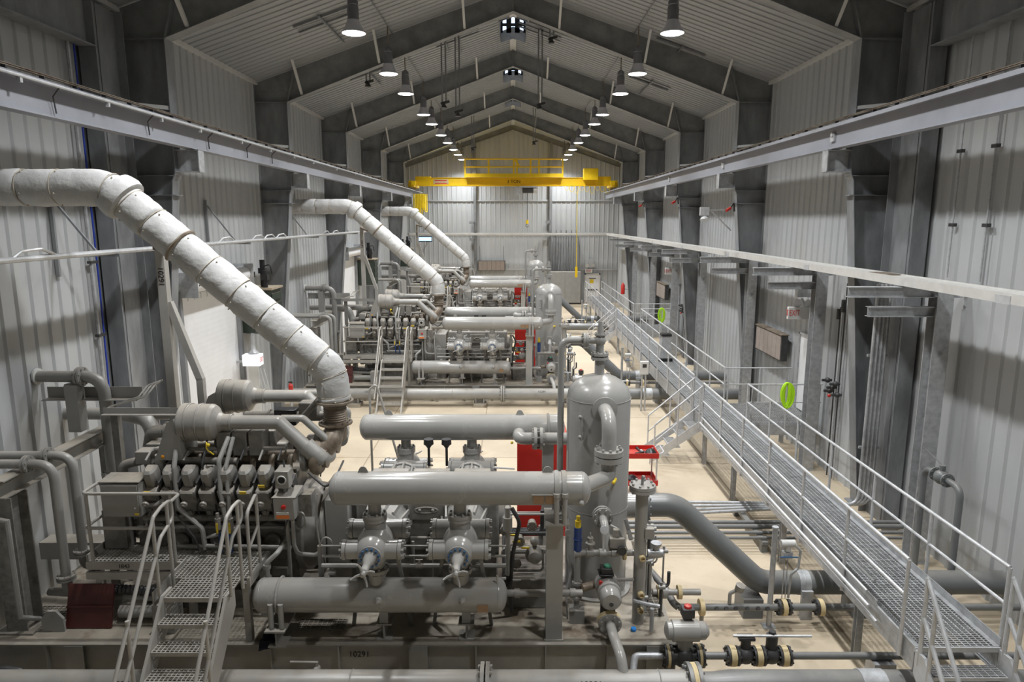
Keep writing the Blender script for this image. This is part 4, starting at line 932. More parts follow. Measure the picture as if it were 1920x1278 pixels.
for x, y in ((-6.05, 9.25), (-4.75, 9.3), (-3.72, 8.78), (-3.72, 9.42), (-6.05, 9.6)):
    MB().bar((x, y, .552), (x, y, PZ-.12), .09).build('leg', 'rail', t)
text('lettering', '1843', .085, (-5.60, 9.105, PZ-.055), (PI/2, 0, 0), 'ink', t)
for k in range(5):
    y = LYF-.212*(k+1); z = PZ-.25*(k+1)
    m = MB(); m.grid(-4.55, -3.77, y, y+.235, z, .055, .052, .013, .022); tr = m.build('tread', 'rail', t, smooth=False)
    MB().bb(-4.55, -3.77, y-.012, y, z-.05, z+.002).build('nosing', 'rail', tr)
MB().bb(-4.57, -3.75, LYF-.015, LYF, PZ-.06, PZ+.002).build('landing_nosing', 'rail', t)
for x in (-4.575, -3.745):
    m = MB(); pts = [(LYF+.22, PZ+.03), (LYF-.02, PZ+.03), (6.86, .0), (7.12, 0.0), (LYF+.22, PZ-.24)]
    m.add([(x-.02, a, b) for a, b in pts]+[(x+.02, a, b) for a, b in pts], [(0, 1, 2, 3, 4), (9, 8, 7, 6, 5)]+[(i, i+5, (i+1) % 5+5, (i+1) % 5) for i in range(5)])
    m.build('stringer', 'rail', t)
for x in (-4.63, -3.69):
    y = LYF
    p = bend([(x, 6.95, .90), (x, y+.06, PZ+1.09), (x, y+.26, PZ+1.14), (x, y+.52, PZ+1.14), (x, y+.52, PZ+.86), (x, y+.18, PZ+.75), (x, 6.95, .50)], [.1, .05, .11, .11, .12])
    h = MB().tube(p, .024, 10).build('handrail', 'rail', t)
    for yy, z0, z1 in ((y+.03, PZ, PZ+1.06), (y+.40, PZ-.1, PZ+1.14), (y-.72, PZ-.85, PZ+.12)):
        MB().cyl((x, yy, z0), (x, yy, z1), .024, n=10).build('post', 'rail', h)
h = MB().tube(bend([(-4.68, 8.69, PZ+1.06), (-4.72, 9.13, PZ+1.04), (-6.12, 9.13, PZ+1.04), (-6.12, 9.62, PZ+1.04), (-6.12, 9.62, PZ)], [.1, .12, .12, .1]), .024, 10).build('handrail', 'rail', t)
MB().tube(bend([(-4.84, 9.13, PZ+.52), (-6.12, 9.13, PZ+.52), (-6.12, 9.62, PZ+.52)], .08), .024, 10).build('mid_rail', 'rail', h)
for x in (-4.86, -6.05): MB().cyl((x, 9.13, PZ-.1), (x, 9.13, PZ+1.04), .024, n=10).build('post', 'rail', h)
h = MB().tube(bend([(-3.63, 8.74, PZ-.1), (-3.63, 8.74, PZ+.92), (-3.63, 9.1, PZ+1.06), (-3.63, 9.1, PZ-.1)], [.14, .05]), .024, 10).build('handrail', 'rail', t)
MB().tube([(-3.63, 8.74, PZ+.40), (-3.63, 9.1, PZ+.58)], .02, 10).build('mid_rail', 'rail', t)
# things under the platform
t = U('drain_box', 'small grey box and ribbed hose under the %s engine platform', 'drain box', (-5, 9.2, .55), 'under-platform boxes')
MB().bb(-5.15, -4.85, 8.9, 9.2, .55, 1.0).build('box', 'paint', t, bevel=.01)
m = MB(); m.lathe((-5.95, 9.3, 1.02), (1, 0, -.05), [(.03*k, .075 if k % 2 else .06) for k in range(36)], 14); m.build('ribbed_hose', 'dark', t)
MB().tube([(-6.9, 9.35, .95), (-5.2, 9.3, .88)], .06, 12).build('pipe', 'pipe', t)
MB().tube([(-5.8, 9.25, .70), (-5.0, 9.25, .70)], .10, 14).build('pipe', 'paint', t)
t = U('ball_valve', 'small grey ball valve with long lever below the %s skid edge', 'valve', (-2.85, 8.5, 0), 'skid drain valves')
m = MB(); m.ball((-2.72, 8.52, .27), .055, 12); m.cyl((-2.72, 8.52, 0), (-2.72, 8.52, .2), .035, n=10); m.cyl((-2.72, 8.56, .27), (-2.72, 8.45, .27), .04, n=10); m.cyl((-2.72, 8.52, .3), (-2.72, 8.52, .36), .025, n=8); m.build('body', 'rail', t)
MB().bar((-2.70, 8.52, .37), (-3.08, 8.50, .39), .035, .012).build('lever', 'rail', t)
t = U('black_hose', 'coiled dark hose lying against the left face of the %s skid', 'hose', (-6.9, 8.45, 0), 'dark skid hoses')
for k in range(3): MB().tube(bend([(-7.5, 8.45, .10+.09*k), (-6.95, 8.42, .22+.06*k), (-6.72, 8.43, .12+.09*k), (-6.7, 8.48, .06)], .12), .045, 8).build('hose_loop', 'dark', t)

# ---- panels and boxes by the engine
t = U('control_box', 'grey wall-box control panel with open lid flap at the left end of the %s engine', 'control box', (-5.66, 9.42, .55), 'engine control panels')
MB().bb(-5.93, -5.38, 9.28, 9.55, 2.16, 2.66).build('box', 'paint', t, bevel=.012)
MB().bb(-5.915, -5.395, 9.265, 9.28, 2.175, 2.645).build('door', 'paint', t, bevel=.006)
m = MB(); m.add([(-5.95, 9.27, 2.68), (-5.36, 9.27, 2.68), (-5.38, 9.56, 2.72), (-5.92, 9.56, 2.72), (-5.95, 9.27, 2.695), (-5.36, 9.27, 2.695), (-5.38, 9.56, 2.735), (-5.92, 9.56, 2.735)], [(0, 3, 2, 1), (4, 5, 6, 7), (0, 1, 5, 4), (1, 2, 6, 5), (2, 3, 7, 6), (3, 0, 4, 7)]); m.build('lid_flap', 'engine', t)
MB().box((-5.43, 9.262, 2.21), (.06, .006, .03)).build('yellow_label', 'tagyel', t)
for x in (-5.45,):
    for z in (2.30, 2.52): MB().cyl((x, 9.25, z), (x, 9.27, z), .012, n=8).build('latch', 'galv', t)
m = MB(); m.bb(-6.09, -5.75, 9.50, 9.72, PZ+.02, 2.16); m.build('stand', 'engine', t)
m = MB(); m.tube(bend([(-5.38, 9.4, 2.28), (-5.2, 9.4, 2.3), (-5.1, 9.42, 2.38)], .05), .03, 8); m.build('conduit', 'pipe', t)

t = U('junction_box', 'small grey stop-button box with orange warning label beside the %s flywheel', 'switch box', (-3.28, 9.3, .55), 'engine stop boxes')
MB().bb(-3.44, -3.14, 9.22, 9.42, 2.14, 2.47).build('box', 'paint', t, bevel=.012)
m = MB(); m.add([(-3.46, 9.22, 2.48), (-3.12, 9.22, 2.48), (-3.08, 9.5, 2.56), (-3.36, 9.5, 2.56), (-3.46, 9.22, 2.47), (-3.12, 9.22, 2.47), (-3.08, 9.5, 2.47), (-3.36, 9.5, 2.47)], [(0, 1, 2, 3), (4, 7, 6, 5), (0, 4, 5, 1), (1, 5, 6, 2), (2, 6, 7, 3), (3, 7, 4, 0)]); m.build('hood', 'paint', t)
MB().lathe((-3.29, 9.22, 2.34), (0, -1, 0), [(0, .035), (.02, .035), (.03, .02)], 14).build('stop_button', 'red', t)
MB().bb(-3.40, -3.22, 9.212, 9.22, 2.165, 2.215).build('warning_label', 'orange', t)
MB().bb(-3.40, -3.22, 9.212, 9.22, 2.22, 2.26).build('white_label', 'white', t)
MB().bb(-3.41, -3.21, 9.26, 9.44, 2.60, 2.86).build('gauge_box', 'paint', t, bevel=.012)
m = MB(); m.ring((-3.31, 9.255, 2.73), (0, 1, 0), .058, .012, 20, 6); m.build('gauge_rim', 'white', t)
m = MB(); m.cyl((-3.31, 9.262, 2.73), (-3.31, 9.25, 2.73), .055, n=20); m.build('gauge_face', 'black', t)
m = MB(); m.tube([(-3.30, 9.36, .56), (-3.30, 9.36, 2.62)], .03, 8); m.build('stand', 'pipe', t)
m = MB(); m.tube(bend([(-3.2, 9.3, 2.14), (-3.2, 9.3, 1.72), (-3.14, 9.26, 1.6), (-2.86, 9.22, 1.6), (-2.8, 9.22, 1.66)], .1), .03, 10); m.tube(bend([(-3.14, 9.36, 2.2), (-3.05, 9.34, 2.2), (-3.02, 9.34, 1.98), (-3.14, 9.34, 1.95), (-3.18, 9.34, 2.0)], .06), .014, 8); m.build('conduit', 'pipe', t)
m = MB(); m.tube([(-2.80, 9.22, 1.25), (-2.80, 9.22, 1.75)], .04, 10); m.tube(bend([(-2.80, 9.22, 1.75), (-2.85, 9.25, 2.1), (-2.82, 9.3, 2.5)], .1), .014, 8); m.tube(bend([(-2.80, 9.2, 1.75), (-2.72, 9.2, 1.9), (-2.62, 9.2, 1.85), (-2.64, 9.2, 1.6), (-2.66, 9.2, 1.4)], .08), .013, 8); m.build('sensor_conduit', 'pipe', t)
t = U('drain_valve', 'short upright grey pipe with valve handles right of the %s engine platform', 'valve', (-3.5, 9.05, .55), 'engine drain valves')
m = MB(); m.tube(bend([(-3.36, 9.4, 1.72), (-3.36, 9.05, 1.72), (-3.5, 9.0, 1.6), (-3.5, 9.0, .56)], .08), .035, 10); m.build('pipe', 'pipe', t)
for z in (1.0, 1.36, 1.54): MB().cyl((-3.5, 9.0, z-.03), (-3.5, 9.0, z+.03), .055, n=10).build('union', 'pipe', t)

# ---- pipe rack on the left wall
t = U('pipe_rack', 'dusty grey steel rack beam on posts along the left wall beside the %s engine', 'pipe rack', (-7.12, 10.2, 0), 'wall pipe racks')
MB().ibeam((-7.12, 8.9, 2.72), (-7.12, 11.7, 2.72), .22, .26, .018).build('beam', 'skid', t, smooth=False)
MB().ibeam((-7.12, 9.1, .58), (-7.12, 9.1, 2.59), .30, .34, .02, up=(0, 1, 0)).build('post', 'engine', t, smooth=False)
MB().bb(-7.38, -6.86, 8.86, 9.34, .55, .58).build('base_plate', 'engine', t)
MB().bb(-7.45, -6.2, 10.0, 10.3, 1.12, 1.40).build('trough', 'skid', t)
MB().ibeam((-7.12, 11.5, .55), (-7.12, 11.5, 2.59), .2, .24, .016, up=(0, 1, 0)).build('post', 'engine', t, smooth=False)
m = MB(); m.bar((-7.42, 11.22, 2.85), (-7.42, 11.22, 3.66), .21); m.build('riser', 'paint', t)
MB().angle((-7.98, 11.38, 3.38), (-6.35, 11.38, 3.38), .2, .012).build('cross_angle', 'paint', t)
m = MB(); m.tube([(-6.98, 9.2, .6), (-6.98, 8.84, .85), (-6.98, 8.84, 2.3), (-7.3, 8.84, 2.36)], .035, 8); m.build('conduit', 'pipe', t)
MB().angle((-6.45, 10.4, 3.38), (-5.2, 10.4, 3.38), .1, .01).build('cable_shelf', 'paint', t)
MB().bar((-6.3, 10.45, .55), (-6.3, 10.45, 3.38), .11).build('shelf_post', 'engine', t)
m = MB()
for k in range(3): m = MB(); m.tube(bend([(-5.9, 10.42+.03*k, 3.42), (-6.5, 10.45+.03*k, 3.44), (-6.1-.06*k, 11.0, 3.5), (-6.1-.06*k, 11.3, 3.62), (-5.98, 11.35, 3.7)], .08), .014, 6); m.build('tubing', 'rail', t)

t = U('cooling_pipe', 'grey flanged water pipe from the left wall elbowing down to the %s engine', 'pipe', (-7.5, 11.28, 2.0), 'wall water pipes')
m = MB(); m.tube(bend([(-8.15, 11.28, 3.78), (-6.95, 11.28, 3.78), (-6.95, 11.28, 2.06)], .34, 8), .097, 20); m.build('pipe', 'pipe', t)
for dx in (-.025, .025): MB().flange((-7.32+dx, 11.28, 3.78), (1, 0, 0), .165, .04, 8, .014, 22).build('flange', 'pipe', t)
MB().lathe((-8.07, 11.28, 3.78), (1, 0, 0), [(0, .14), (.03, .14), (.04, .1)], 20).build('wall_collar', 'white', t)
MB().flange((-6.95, 11.28, 2.06), (0, 0, 1), .18, .05, 8, .016, 22).build('flange', 'pipe', t)
MB().cyl((-6.95, 11.28, .55), (-6.95, 11.28, 2.03), .12, n=16).build('lower_pipe', 'engine', t)
m = MB(); m.cyl((-7.45, 11.28, 3.65), (-7.45, 11.28, 3.70), .05, n=8); m.bb(-7.56, -7.34, 11.18, 11.36, 3.64, 3.665); m.build('shoe', 'pipe', t)
for j, (yy, xx, zb, wd) in enumerate(((9.32, -6.60, 1.20, 'nearer'), (9.68, -6.55, 1.42, 'farther'))):
    t = U('cooling_pipe', 'thin grey pipe bending down from the left wall, '+wd+' of a pair, %s engine', 'pipe', (-7.0, yy, .6), 'small wall water pipes')
    m = MB(); m.tube(bend([(-8.15, yy, 2.95), (xx, yy, 2.95), (xx, yy, zb)], .24, 8), .066, 16); m.build('pipe', 'pipe', t)
    for dx in (-.02, .02): MB().flange((xx-.36+dx, yy, 2.95), (1, 0, 0), .125, .03, 8, .01, 20).build('flange', 'pipe', t)
    for dz in (-.02, .02): MB().flange((xx, yy, zb+dz), (0, 0, 1), .13, .03, 8, .01, 20).build('flange', 'pipe', t)
    m = MB(); m.tube(bend([(xx, yy, zb-.03), (xx, yy, zb-.22), (xx+.75, yy+.1, zb-.24)], .16), .07, 14); m.build('lower_elbow', 'pipe', t)
t = U('cooling_pipe', 'dusty horizontal grey pipe from the left wall behind the rack to the %s engine', 'pipe', (-7.0, 11.9, 2.8), 'rear water pipes')
m = MB(); m.tube([(-8.15, 11.9, 2.95), (-5.6, 11.9, 2.95)], .11, 16); m.tube(bend([(-7.0, 11.9, 2.92), (-6.5, 11.75, 2.9), (-6.3, 11.6, 2.3)], .3), .13, 16); m.build('pipe', 'pipe', t)
m = MB(); m.tube(bend([(-6.3, 11.6, 2.35), (-6.3, 11.6, .56)], .1), .11, 14); m.build('drop_pipe', 'engine', t)

# ---- small tubing right of the standpipe
t = U('instrument_tubing', 'tangle of small tubes and valves right of the %s standpipe', 'tubing', (2.1, 9.6, .55), 'instrument tubing')
rn = random.Random(12)
for k in range(7):
    x = 1.95+.05*k; y = 9.35+.13*(k % 5); z = .85+.17*((k*3) % 7)
    MB().tube(bend([(x, y, .56), (x, y, z), (x+.12*(1 if k % 2 else -1), y+.05, z), (x+.12*(1 if k % 2 else -1), y+.05, z+.22)], .06), .014+.006*(k % 3), 8).build('tube', ('pipe', 'galv', 'dark')[k % 3], t)
    m = MB(); m.cyl((x-.04, y, z), (x+.06, y, z), .035, n=10); m.cyl((x, y, z), (x, y, z+.08), .02, n=8); m.build('fitting', 'pipe', t)
MB().tube(bend([(1.95, 9.25, 1.55), (2.2, 9.3, 1.55), (2.22, 10.4, 1.2), (2.22, 11.8, .62)], .1), .028, 8).build('tube', 'galv', t)
m = MB(); m.cyl((1.96, 9.25, 1.62), (2.18, 9.25, 1.62), .055, n=12); m.lathe((2.08, 9.25, 1.66), (0, 0, 1), [(0, .03), (.1, .08), (.12, .08)], 12); m.build('regulator', 'galv', t)
m = MB(); m.lathe((1.74, 8.98, .56), (0, 0, 1), [(0, .04), (.03, .04), (.04, .03)], 12); m.build('blue_cap', mat('bright_blue_cap', (.02, .25, .75), .4), t)
# ---- header along the floor in front of the skid
t = U('header_pipe', 'long thick horizontal pipe on the floor in front of the %s skid, dark right part', 'pipe', (-1, 7.97, 0), 'floor header pipes')
HY, HZ, HR = 7.97, .42, .195
m = MB(); m.tube([(-8.12, HY, HZ), (2.28, HY, HZ)], HR, 28); m.build('pipe', 'pipe', t)
m = MB(); m.tube([(2.42, HY, HZ), (2.62, HY, HZ), (2.85, HY, HZ), (8.12, HY, HZ)], [.17, .17, HR, HR], 28); m.build('pipe', 'darkpipe', t)
for x in (-.40, -.33): MB().flange((x, HY, HZ), (1, 0, 0), .29, .05, 12, .02, 30).build('flange', 'pipe', t)
for x in (2.29, 2.41): MB().flange((x, HY, HZ), (1, 0, 0), .29, .05, 12, .02, 30).build('flange', 'darkpipe', t)
m = MB(); m.cyl((2.32, HY, HZ), (2.38, HY, HZ), .285, n=30); m.build('gasket', 'tan', t)
m = MB(); m.lathe((4.50, HY, HZ), (1, 0, 0), [(0, HR), (.001, HR+.012), (.32, HR+.012), (.321, HR)], 28); m.build('sleeve', 'galv', t)
for x in (-2.1, 1.9): MB().ring((x, HY, HZ), (1, 0, 0), HR, .008, 28, 5).build('weld_seam', 'pipe', t)
for x in (-5.5, -1.15, 2.0, 6.0):
    m = MB(); m.bb(x-.22, x+.22, HY-.26, HY+.26, 0, .12); m.build('pedestal', 'deck', t)
    m = MB(); m.bb(x-.13, x+.13, HY-.03, HY+.03, .12, .26); m.bb(x-.15, x-.12, HY-.18, HY+.18, .12, .30); m.bb(x+.12, x+.15, HY-.18, HY+.18, .12, .30); m.build('shoe', 'pipe', t)
text('lettering', '10291', .12, (1.0, HY-HR*.80, HZ+HR*.64), (math.radians(38), 0, 0), 'ink', t)
text('lettering', '10291', .12, (-5.0, HY-HR*.80, HZ+HR*.64), (math.radians(38), 0, 0), 'ink', t)

# ---- small floor lines to the right wall
t = U('gas_line', 'thin grey floor pipe with tan gaskets and small fittings right of the %s skid', 'pipe', (4.0, 9.9, 0), 'thin floor pipes')
m = MB(); m.tube([(2.62, 9.9, .36), (8.1, 9.9, .36)], .055, 14); m.build('pipe', 'darkpipe', t)
for x in (2.98, 4.28, 4.86): MB().cyl((x-.035, 9.9, .36), (x+.035, 9.9, .36), .13, n=20).build('gasket', 'tan', t)
for x in (4.20, 4.36, 4.80): MB().flange((x, 9.9, .36), (1, 0, 0), .125, .035, 8, .014, 20).build('flange', 'dark', t)
for x in (3.2, 3.35, 3.5, 3.68, 3.85, 4.0): MB().cyl((x, 9.86, .36), (x, 9.80, .40), .03, n=8).build('tap', 'dark', t)
m = MB(); m.tube(bend([(3.42, 9.9, .42), (3.42, 9.9, .6), (3.55, 9.88, .68)], .05), .03, 8); m.lathe((3.55, 9.88, .66), (.2, -.2, 1), [(0, .03), (.0, .07), (.1, .075), (.11, .05)], 12); m.build('instrument_head', 'pipe', t)
m = MB(); m.cyl((2.98, 9.86, 0), (2.98, 9.86, .28), .035, n=8); m.build('stand', 'pipe', t)
m = MB(); m.tube(bend([(2.62, 9.9, .36), (2.55, 9.95, .40), (2.5, 10.3, .45), (2.1, 11.9, .45), (2.1, 12.2, .3)], .1), .06, 12); m.build('branch_pipe', 'darkpipe', t)
m = MB(); m.tube([(2.2, 9.9, .62), (2.95, 9.9, .62)], .05, 12); m.cyl((2.35, 9.9, .62), (2.42, 9.9, .62), .1, n=16); m.build('union_pipe', 'pipe', t)
for x in (2.3, 2.62): MB().cyl((x-.03, 9.9, .62), (x+.03, 9.9, .62), .11, n=16).build('gasket', 'tan', t)
t = U('gas_line', 'floor pipe with two black valves between tan gaskets and a long lever, %s unit', 'pipe', (4.0, 8.62, 0), 'valved floor pipes')
m = MB(); m.tube([(2.66, 8.62, .40), (7.6, 8.62, .40), (8.1, 8.62, .40)], .05, 12); m.build('pipe', 'darkpipe', t)
for x in (3.06, 3.42, 3.78): MB().cyl((x-.04, 8.62, .40), (x+.04, 8.62, .40), .14, n=20).build('gasket', 'tan', t)
for x in (3.0, 3.13, 3.36, 3.49, 3.72, 3.85): MB().flange((x, 8.62, .40), (1, 0, 0), .135, .03, 8, .014, 20).build('flange', 'dark', t)
m = MB(); m.ball((3.24, 8.62, .42), .13, 14); m.cyl((3.24, 8.62, .5), (3.24, 8.62, .68), .07, n=10); m.box((3.24, 8.62, .68), (.22, .12, .04)); m.build('valve_body', 'dark', t)
m = MB(); m.ball((3.60, 8.62, .42), .13, 14); m.cyl((3.60, 8.62, .5), (3.60, 8.62, .72), .08, n=10); m.cyl((3.60, 8.62, .72), (3.60, 8.62, .78), .05, n=8); m.build('valve_body', 'dark', t)
MB().tube([(3.05, 8.60, .72), (4.12, 8.56, .74)], .018, 8).build('lever', 'galvbright', t)
m = MB(); m.bb(5.0, 5.3, 8.5, 8.74, 0, .34); m.build('stand', 'galv', t)

t = U('transmitter_post', 'thin grey post with white transmitter on the floor beside the dark %s outlet pipe', 'instrument', (4.08, 10.02, 0), 'transmitter posts')
m = MB(); m.cyl((4.08, 9.94, 0), (4.08, 9.94, 1.66), .042, n=12); m.cyl((4.08, 9.94, 1.66), (4.08, 9.94, 1.70), .05, n=12); m.build('post', 'galv', t)
m = MB(); m.cyl((4.18, 9.94, 1.42), (4.40, 9.94, 1.42), .06, n=14); m.cyl((4.29, 9.94, 1.3), (4.29, 9.94, 1.42), .05, n=12); m.build('transmitter', 'white', t)
m = MB(); m.box((4.29, 9.94, 1.24), (.14, .1, .09)); m.build('manifold', 'galv', t)
MB().tube([(4.16, 9.88, 1.22), (4.44, 9.88, 1.22)], .012, 6).build('blue_handle', 'nutblue', t)
m = MB(); m.tube(bend([(4.42, 9.94, 1.38), (4.5, 9.94, 1.3), (4.48, 9.94, 1.0), (4.38, 9.94, .9), (4.36, 9.94, .5)], .06), .02, 8); m.build('tubing', 'galv', t)
for dx in (0, .05): MB().tube([(4.26+dx, 9.94, 1.2), (4.26+dx, 9.94, .42)], .008, 6).build('tubing', 'galv', t)
m = MB(); m.bb(3.98, 4.18, 9.86, 10.02, 0, .015); m.build('base_plate', 'galv', t)

# ---- green cabinet on the left wall past the roll-up door
t = U('wall_unit', 'dark green dusty-topped box with black actuators on the left wall beyond the %s engine', 'ventilation unit', (-7.5, 20.4, 3.0), 'green wall units')
MB().bb(-8.05, -7.12, 19.95, 20.85, 3.08, 4.36).build('box', 'green', t, bevel=.015)
m = MB(); m.bb(-8.05, -7.06, 19.9, 20.9, 4.36, 4.42); m.build('top_cover', 'wood', t)
for k in range(4): MB().bb(-7.11, -7.085, 20.0, 20.8, 3.2+.28*k, 3.40+.28*k).build('side_panel', 'green', t)
for x, y, h in ((-7.75, 20.2, .62), (-7.45, 20.35, .8), (-7.3, 20.1, .5)):
    m = MB(); m.cyl((x, y, 4.42), (x, y, 4.42+h), .075, n=12); m.box((x, y, 4.42+h*.6), (.2, .18, .16)); m.build('actuator', 'black', t)
m = MB(); m.tube(bend([(-7.45, 20.3, 5.0), (-7.2, 20.3, 5.1), (-7.15, 20.3, 4.8)], .08), .02, 6); m.build('cable', 'black', t)
m = MB(); m.bar((-8.05, 20.4, 3.02), (-7.15, 20.4, 3.02), .1, .06); m.build('bracket', 'galv', t)

# ------------------------------------------------------------------ the middle and farthest units are the same machines, 15.1 m and 30.2 m on
STEP = 15.1
bpy.context.view_layer.update()
SKIP3 = {'wall_unit'}
for k in (1, 2):
    for root, lab, grp in UNIT:
        if k == 2 and root.name.startswith('wall_unit'): 
            dup(root, (0, 28.2, 0), lab % WH[k], grp); continue
        dup(root, (0, STEP*k, 0), lab % WH[k], grp)
# ------------------------------------------------------------------ elevated walkway on the right
WX0, WX1, WZ, WY0, WY1 = 5.0, 6.06, 1.16, 7.70, 47.0
t = T('walkway', 'long galvanized grated walkway on posts with handrails along the right wall', 'walkway', (5.5, 27, 0))
y = WY0
while y < WY1-.1:
    y2 = min(y+3.0, WY1)
    m = MB()
    n = int((WX1-WX0-.06)/.075)
    for k in range(n+1):
        x = WX0+.03+(WX1-WX0-.06)*k/n; m.bb(x-.006, x+.006, y+.01, y2-.01, WZ-.022, WZ-.001)
    k = y+.02
    while k < y2-.01: m.bb(WX0+.03, WX1-.03, k-.005, k+.005, WZ-.018, WZ); k += .045
    m.build('grating_panel', 'galv', t, smooth=False); y = y2
for x, sg in ((WX0, 1), (WX1, -1)):
    m = MB(); m.prof((x, WY0, WZ-.15), (x, WY1, WZ-.15), [(0, -.16), (.07*-sg*-1, -.16), (.07*sg, -.15), (.012*sg, -.15), (.012*sg, .15), (.07*sg, .15), (.07*sg, .16), (0, .16)]); m.build('stringer', 'galv', t, smooth=False)
m = MB(); m.bb(WX1-.005, WX1+.005, WY0, WY1, WZ, WZ+.12); m.build('toe_plate', 'galv', t, smooth=False)
m = MB(); m.bb(WX0-.005, WX0+.005, 8.6, WY1, WZ, WZ+.09); m.build('toe_plate', 'galv', t, smooth=False)
MB().bb(WX0, WX1, WY0-.02, WY0, WZ-.06, WZ+.004).build('nosing', 'galvbright', t)
for y in (9.15, 12.0, 14.9, 17.3, 20.4, 23.4, 26.4, 29.4, 32.4, 35.4, 38.4, 41.4, 44.4, 46.8):
    for x in (WX0+.07, WX1-.07):
        MB().ibeam((x, y, 0), (x, y, WZ-.31), .1, .1, .01, up=(0, 1, 0)).build('post', 'galv', t, smooth=False)
    MB().ibeam((WX0+.07, y, WZ-.25), (WX1-.07, y, WZ-.25), .08, .1, .01).build('cross_beam', 'galv', t, smooth=False)
RT = 1.04
def rail_run(par, x, a, b, posts=1.5, mid=True):
    m = MB(); h = m.tube([(x, a, WZ+RT), (x, b, WZ+RT)], .026, 10).build('handrail', 'galvbright', par)
    MB().tube([(x, a, WZ+.56), (x, b, WZ+.56)], .022, 8).build('mid_rail', 'galvbright', h)
    n = max(1, round((b-a)/posts))
    for k in range(n+1):
        y = a+(b-a)*k/n; MB().cyl((x, y, WZ-.28), (x, y, WZ+RT), .025, n=8).build('rail_post', 'galvbright', h)
S1, S2 = 17.75, 32.85                  # side stairs
P1, P2 = 17.2, 32.3                    # platforms to the wall exits
XL = WX0-.03; XR = WX1+.035
for a, b in ((7.95, S1-.45), (S1+.50, S2-.45), (S2+.50, WY1)): rail_run(t, XL, a, b)
for a, b in ((7.75, P1), (P1+1.95, P2), (P2+1.95, WY1)): rail_run(t, XR, a, b)
for k, (x, z, r) in enumerate(((4.90, 1.06, .02), (4.86, 1.20, .024), (4.90, 1.34, .018), (5.08, 1.40, .022))):
    tag(MB().tube([(x, 8.4+.15*k, z), (x, 17.1 if k < 3 else 16, z)], r, 8).build('conduit', 'galvbright'), ('lowest galvanized conduit clipped outside the walkway stringer', 'thicker galvanized conduit second from bottom along the walkway edge', 'upper galvanized conduit along the outside of the walkway edge', 'galvanized conduit along the inside of the walkway left posts')[k], 'conduit', 'walkway conduits')

def stair(name, label, ya, dirx, x0, z0, n, wid, group, steps_run=.24, along='x'):
    t = T(name, label, 'stairs', (x0, ya, 0), group)
    rise = z0/n
    for k in range(1, n):
        z = z0-rise*k
        if along == 'x':
            x = x0+dirx*steps_run*(k-.5); m = MB(); m.grid(x-steps_run/2, x+steps_run/2, ya-wid/2, ya+wid/2, z, .035, .10, .006, .03)
            m2 = MB().bb(x+dirx*steps_run/2-.01, x+dirx*steps_run/2+.01, ya-wid/2, ya+wid/2, z-.035, z+.003)
        else:
            y = ya+dirx*steps_run*(k-.5); m = MB(); m.grid(x0-wid/2, x0+wid/2, y-steps_run/2, y+steps_run/2, z, .10, .035, .006, .03)
            m2 = MB().bb(x0-wid/2, x0+wid/2, y+dirx*steps_run/2-.01, y+dirx*steps_run/2+.01, z-.035, z+.003)
        tr = m.build('tread', 'galvbright', t, smooth=False); m2.build('nosing', 'galvbright', tr)
    run = steps_run*n
    for s in (-1, 1):
        if along == 'x':
            A = V((x0, ya+s*(wid/2+.01), z0-.08)); B = V((x0+dirx*run, ya+s*(wid/2+.01), .0))
        else:
            A = V((x0+s*(wid/2+.01), ya, z0-.08)); B = V((x0+s*(wid/2+.01), ya+dirx*run, .0))
        dd = (B-A); up = V((0, 0, 1))
        m = MB(); w = V((0, .012, 0)) if along == 'x' else V((.012, 0, 0)); hh = V((0, 0, .15))
        vs = []
        for q in (-1, 1): vs += [A+w*q+hh, A+w*q-hh, B+w*q-V((0, 0, 0)), B+w*q+hh*1.4]
        m.add(vs, [(0, 1, 2, 3), (7, 6, 5, 4), (0, 4, 5, 1), (1, 5, 6, 2), (2, 6, 7, 3), (3, 7, 4, 0)]); m.build('stringer', 'galvbright', t)
        off = V((0, 0, .98)); off2 = V((0, 0, .52))
        A2 = A+V((0, 0, .08)); B2 = B+dd.normalized()*-.15
        h = MB().tube(bend([A2+off, B2+off, B2+V((0, 0, .1))], .04), .021, 8).build('handrail', 'galvbright', t)
        MB().tube([A2+off2, B2+off2], .017, 8).build('mid_rail', 'galvbright', h)
        for f in (.06, .52): 
            p = A2.lerp(B2, f); MB().cyl(p-V((0, 0, .1)), p+off, .021, n=8).build('rail_post', 'galvbright', h)
    return t
st = stair('walkway_stairs', 'short galvanized stair from the walkway to the floor, nearer side stair', S1, -1, WX0-.03, WZ, 5, .86, 'walkway side stairs', .27)
stair('walkway_stairs', 'short galvanized stair from the walkway to the floor, farther side stair', S2, -1, WX0-.03, WZ, 5, .86, 'walkway side stairs', .27)
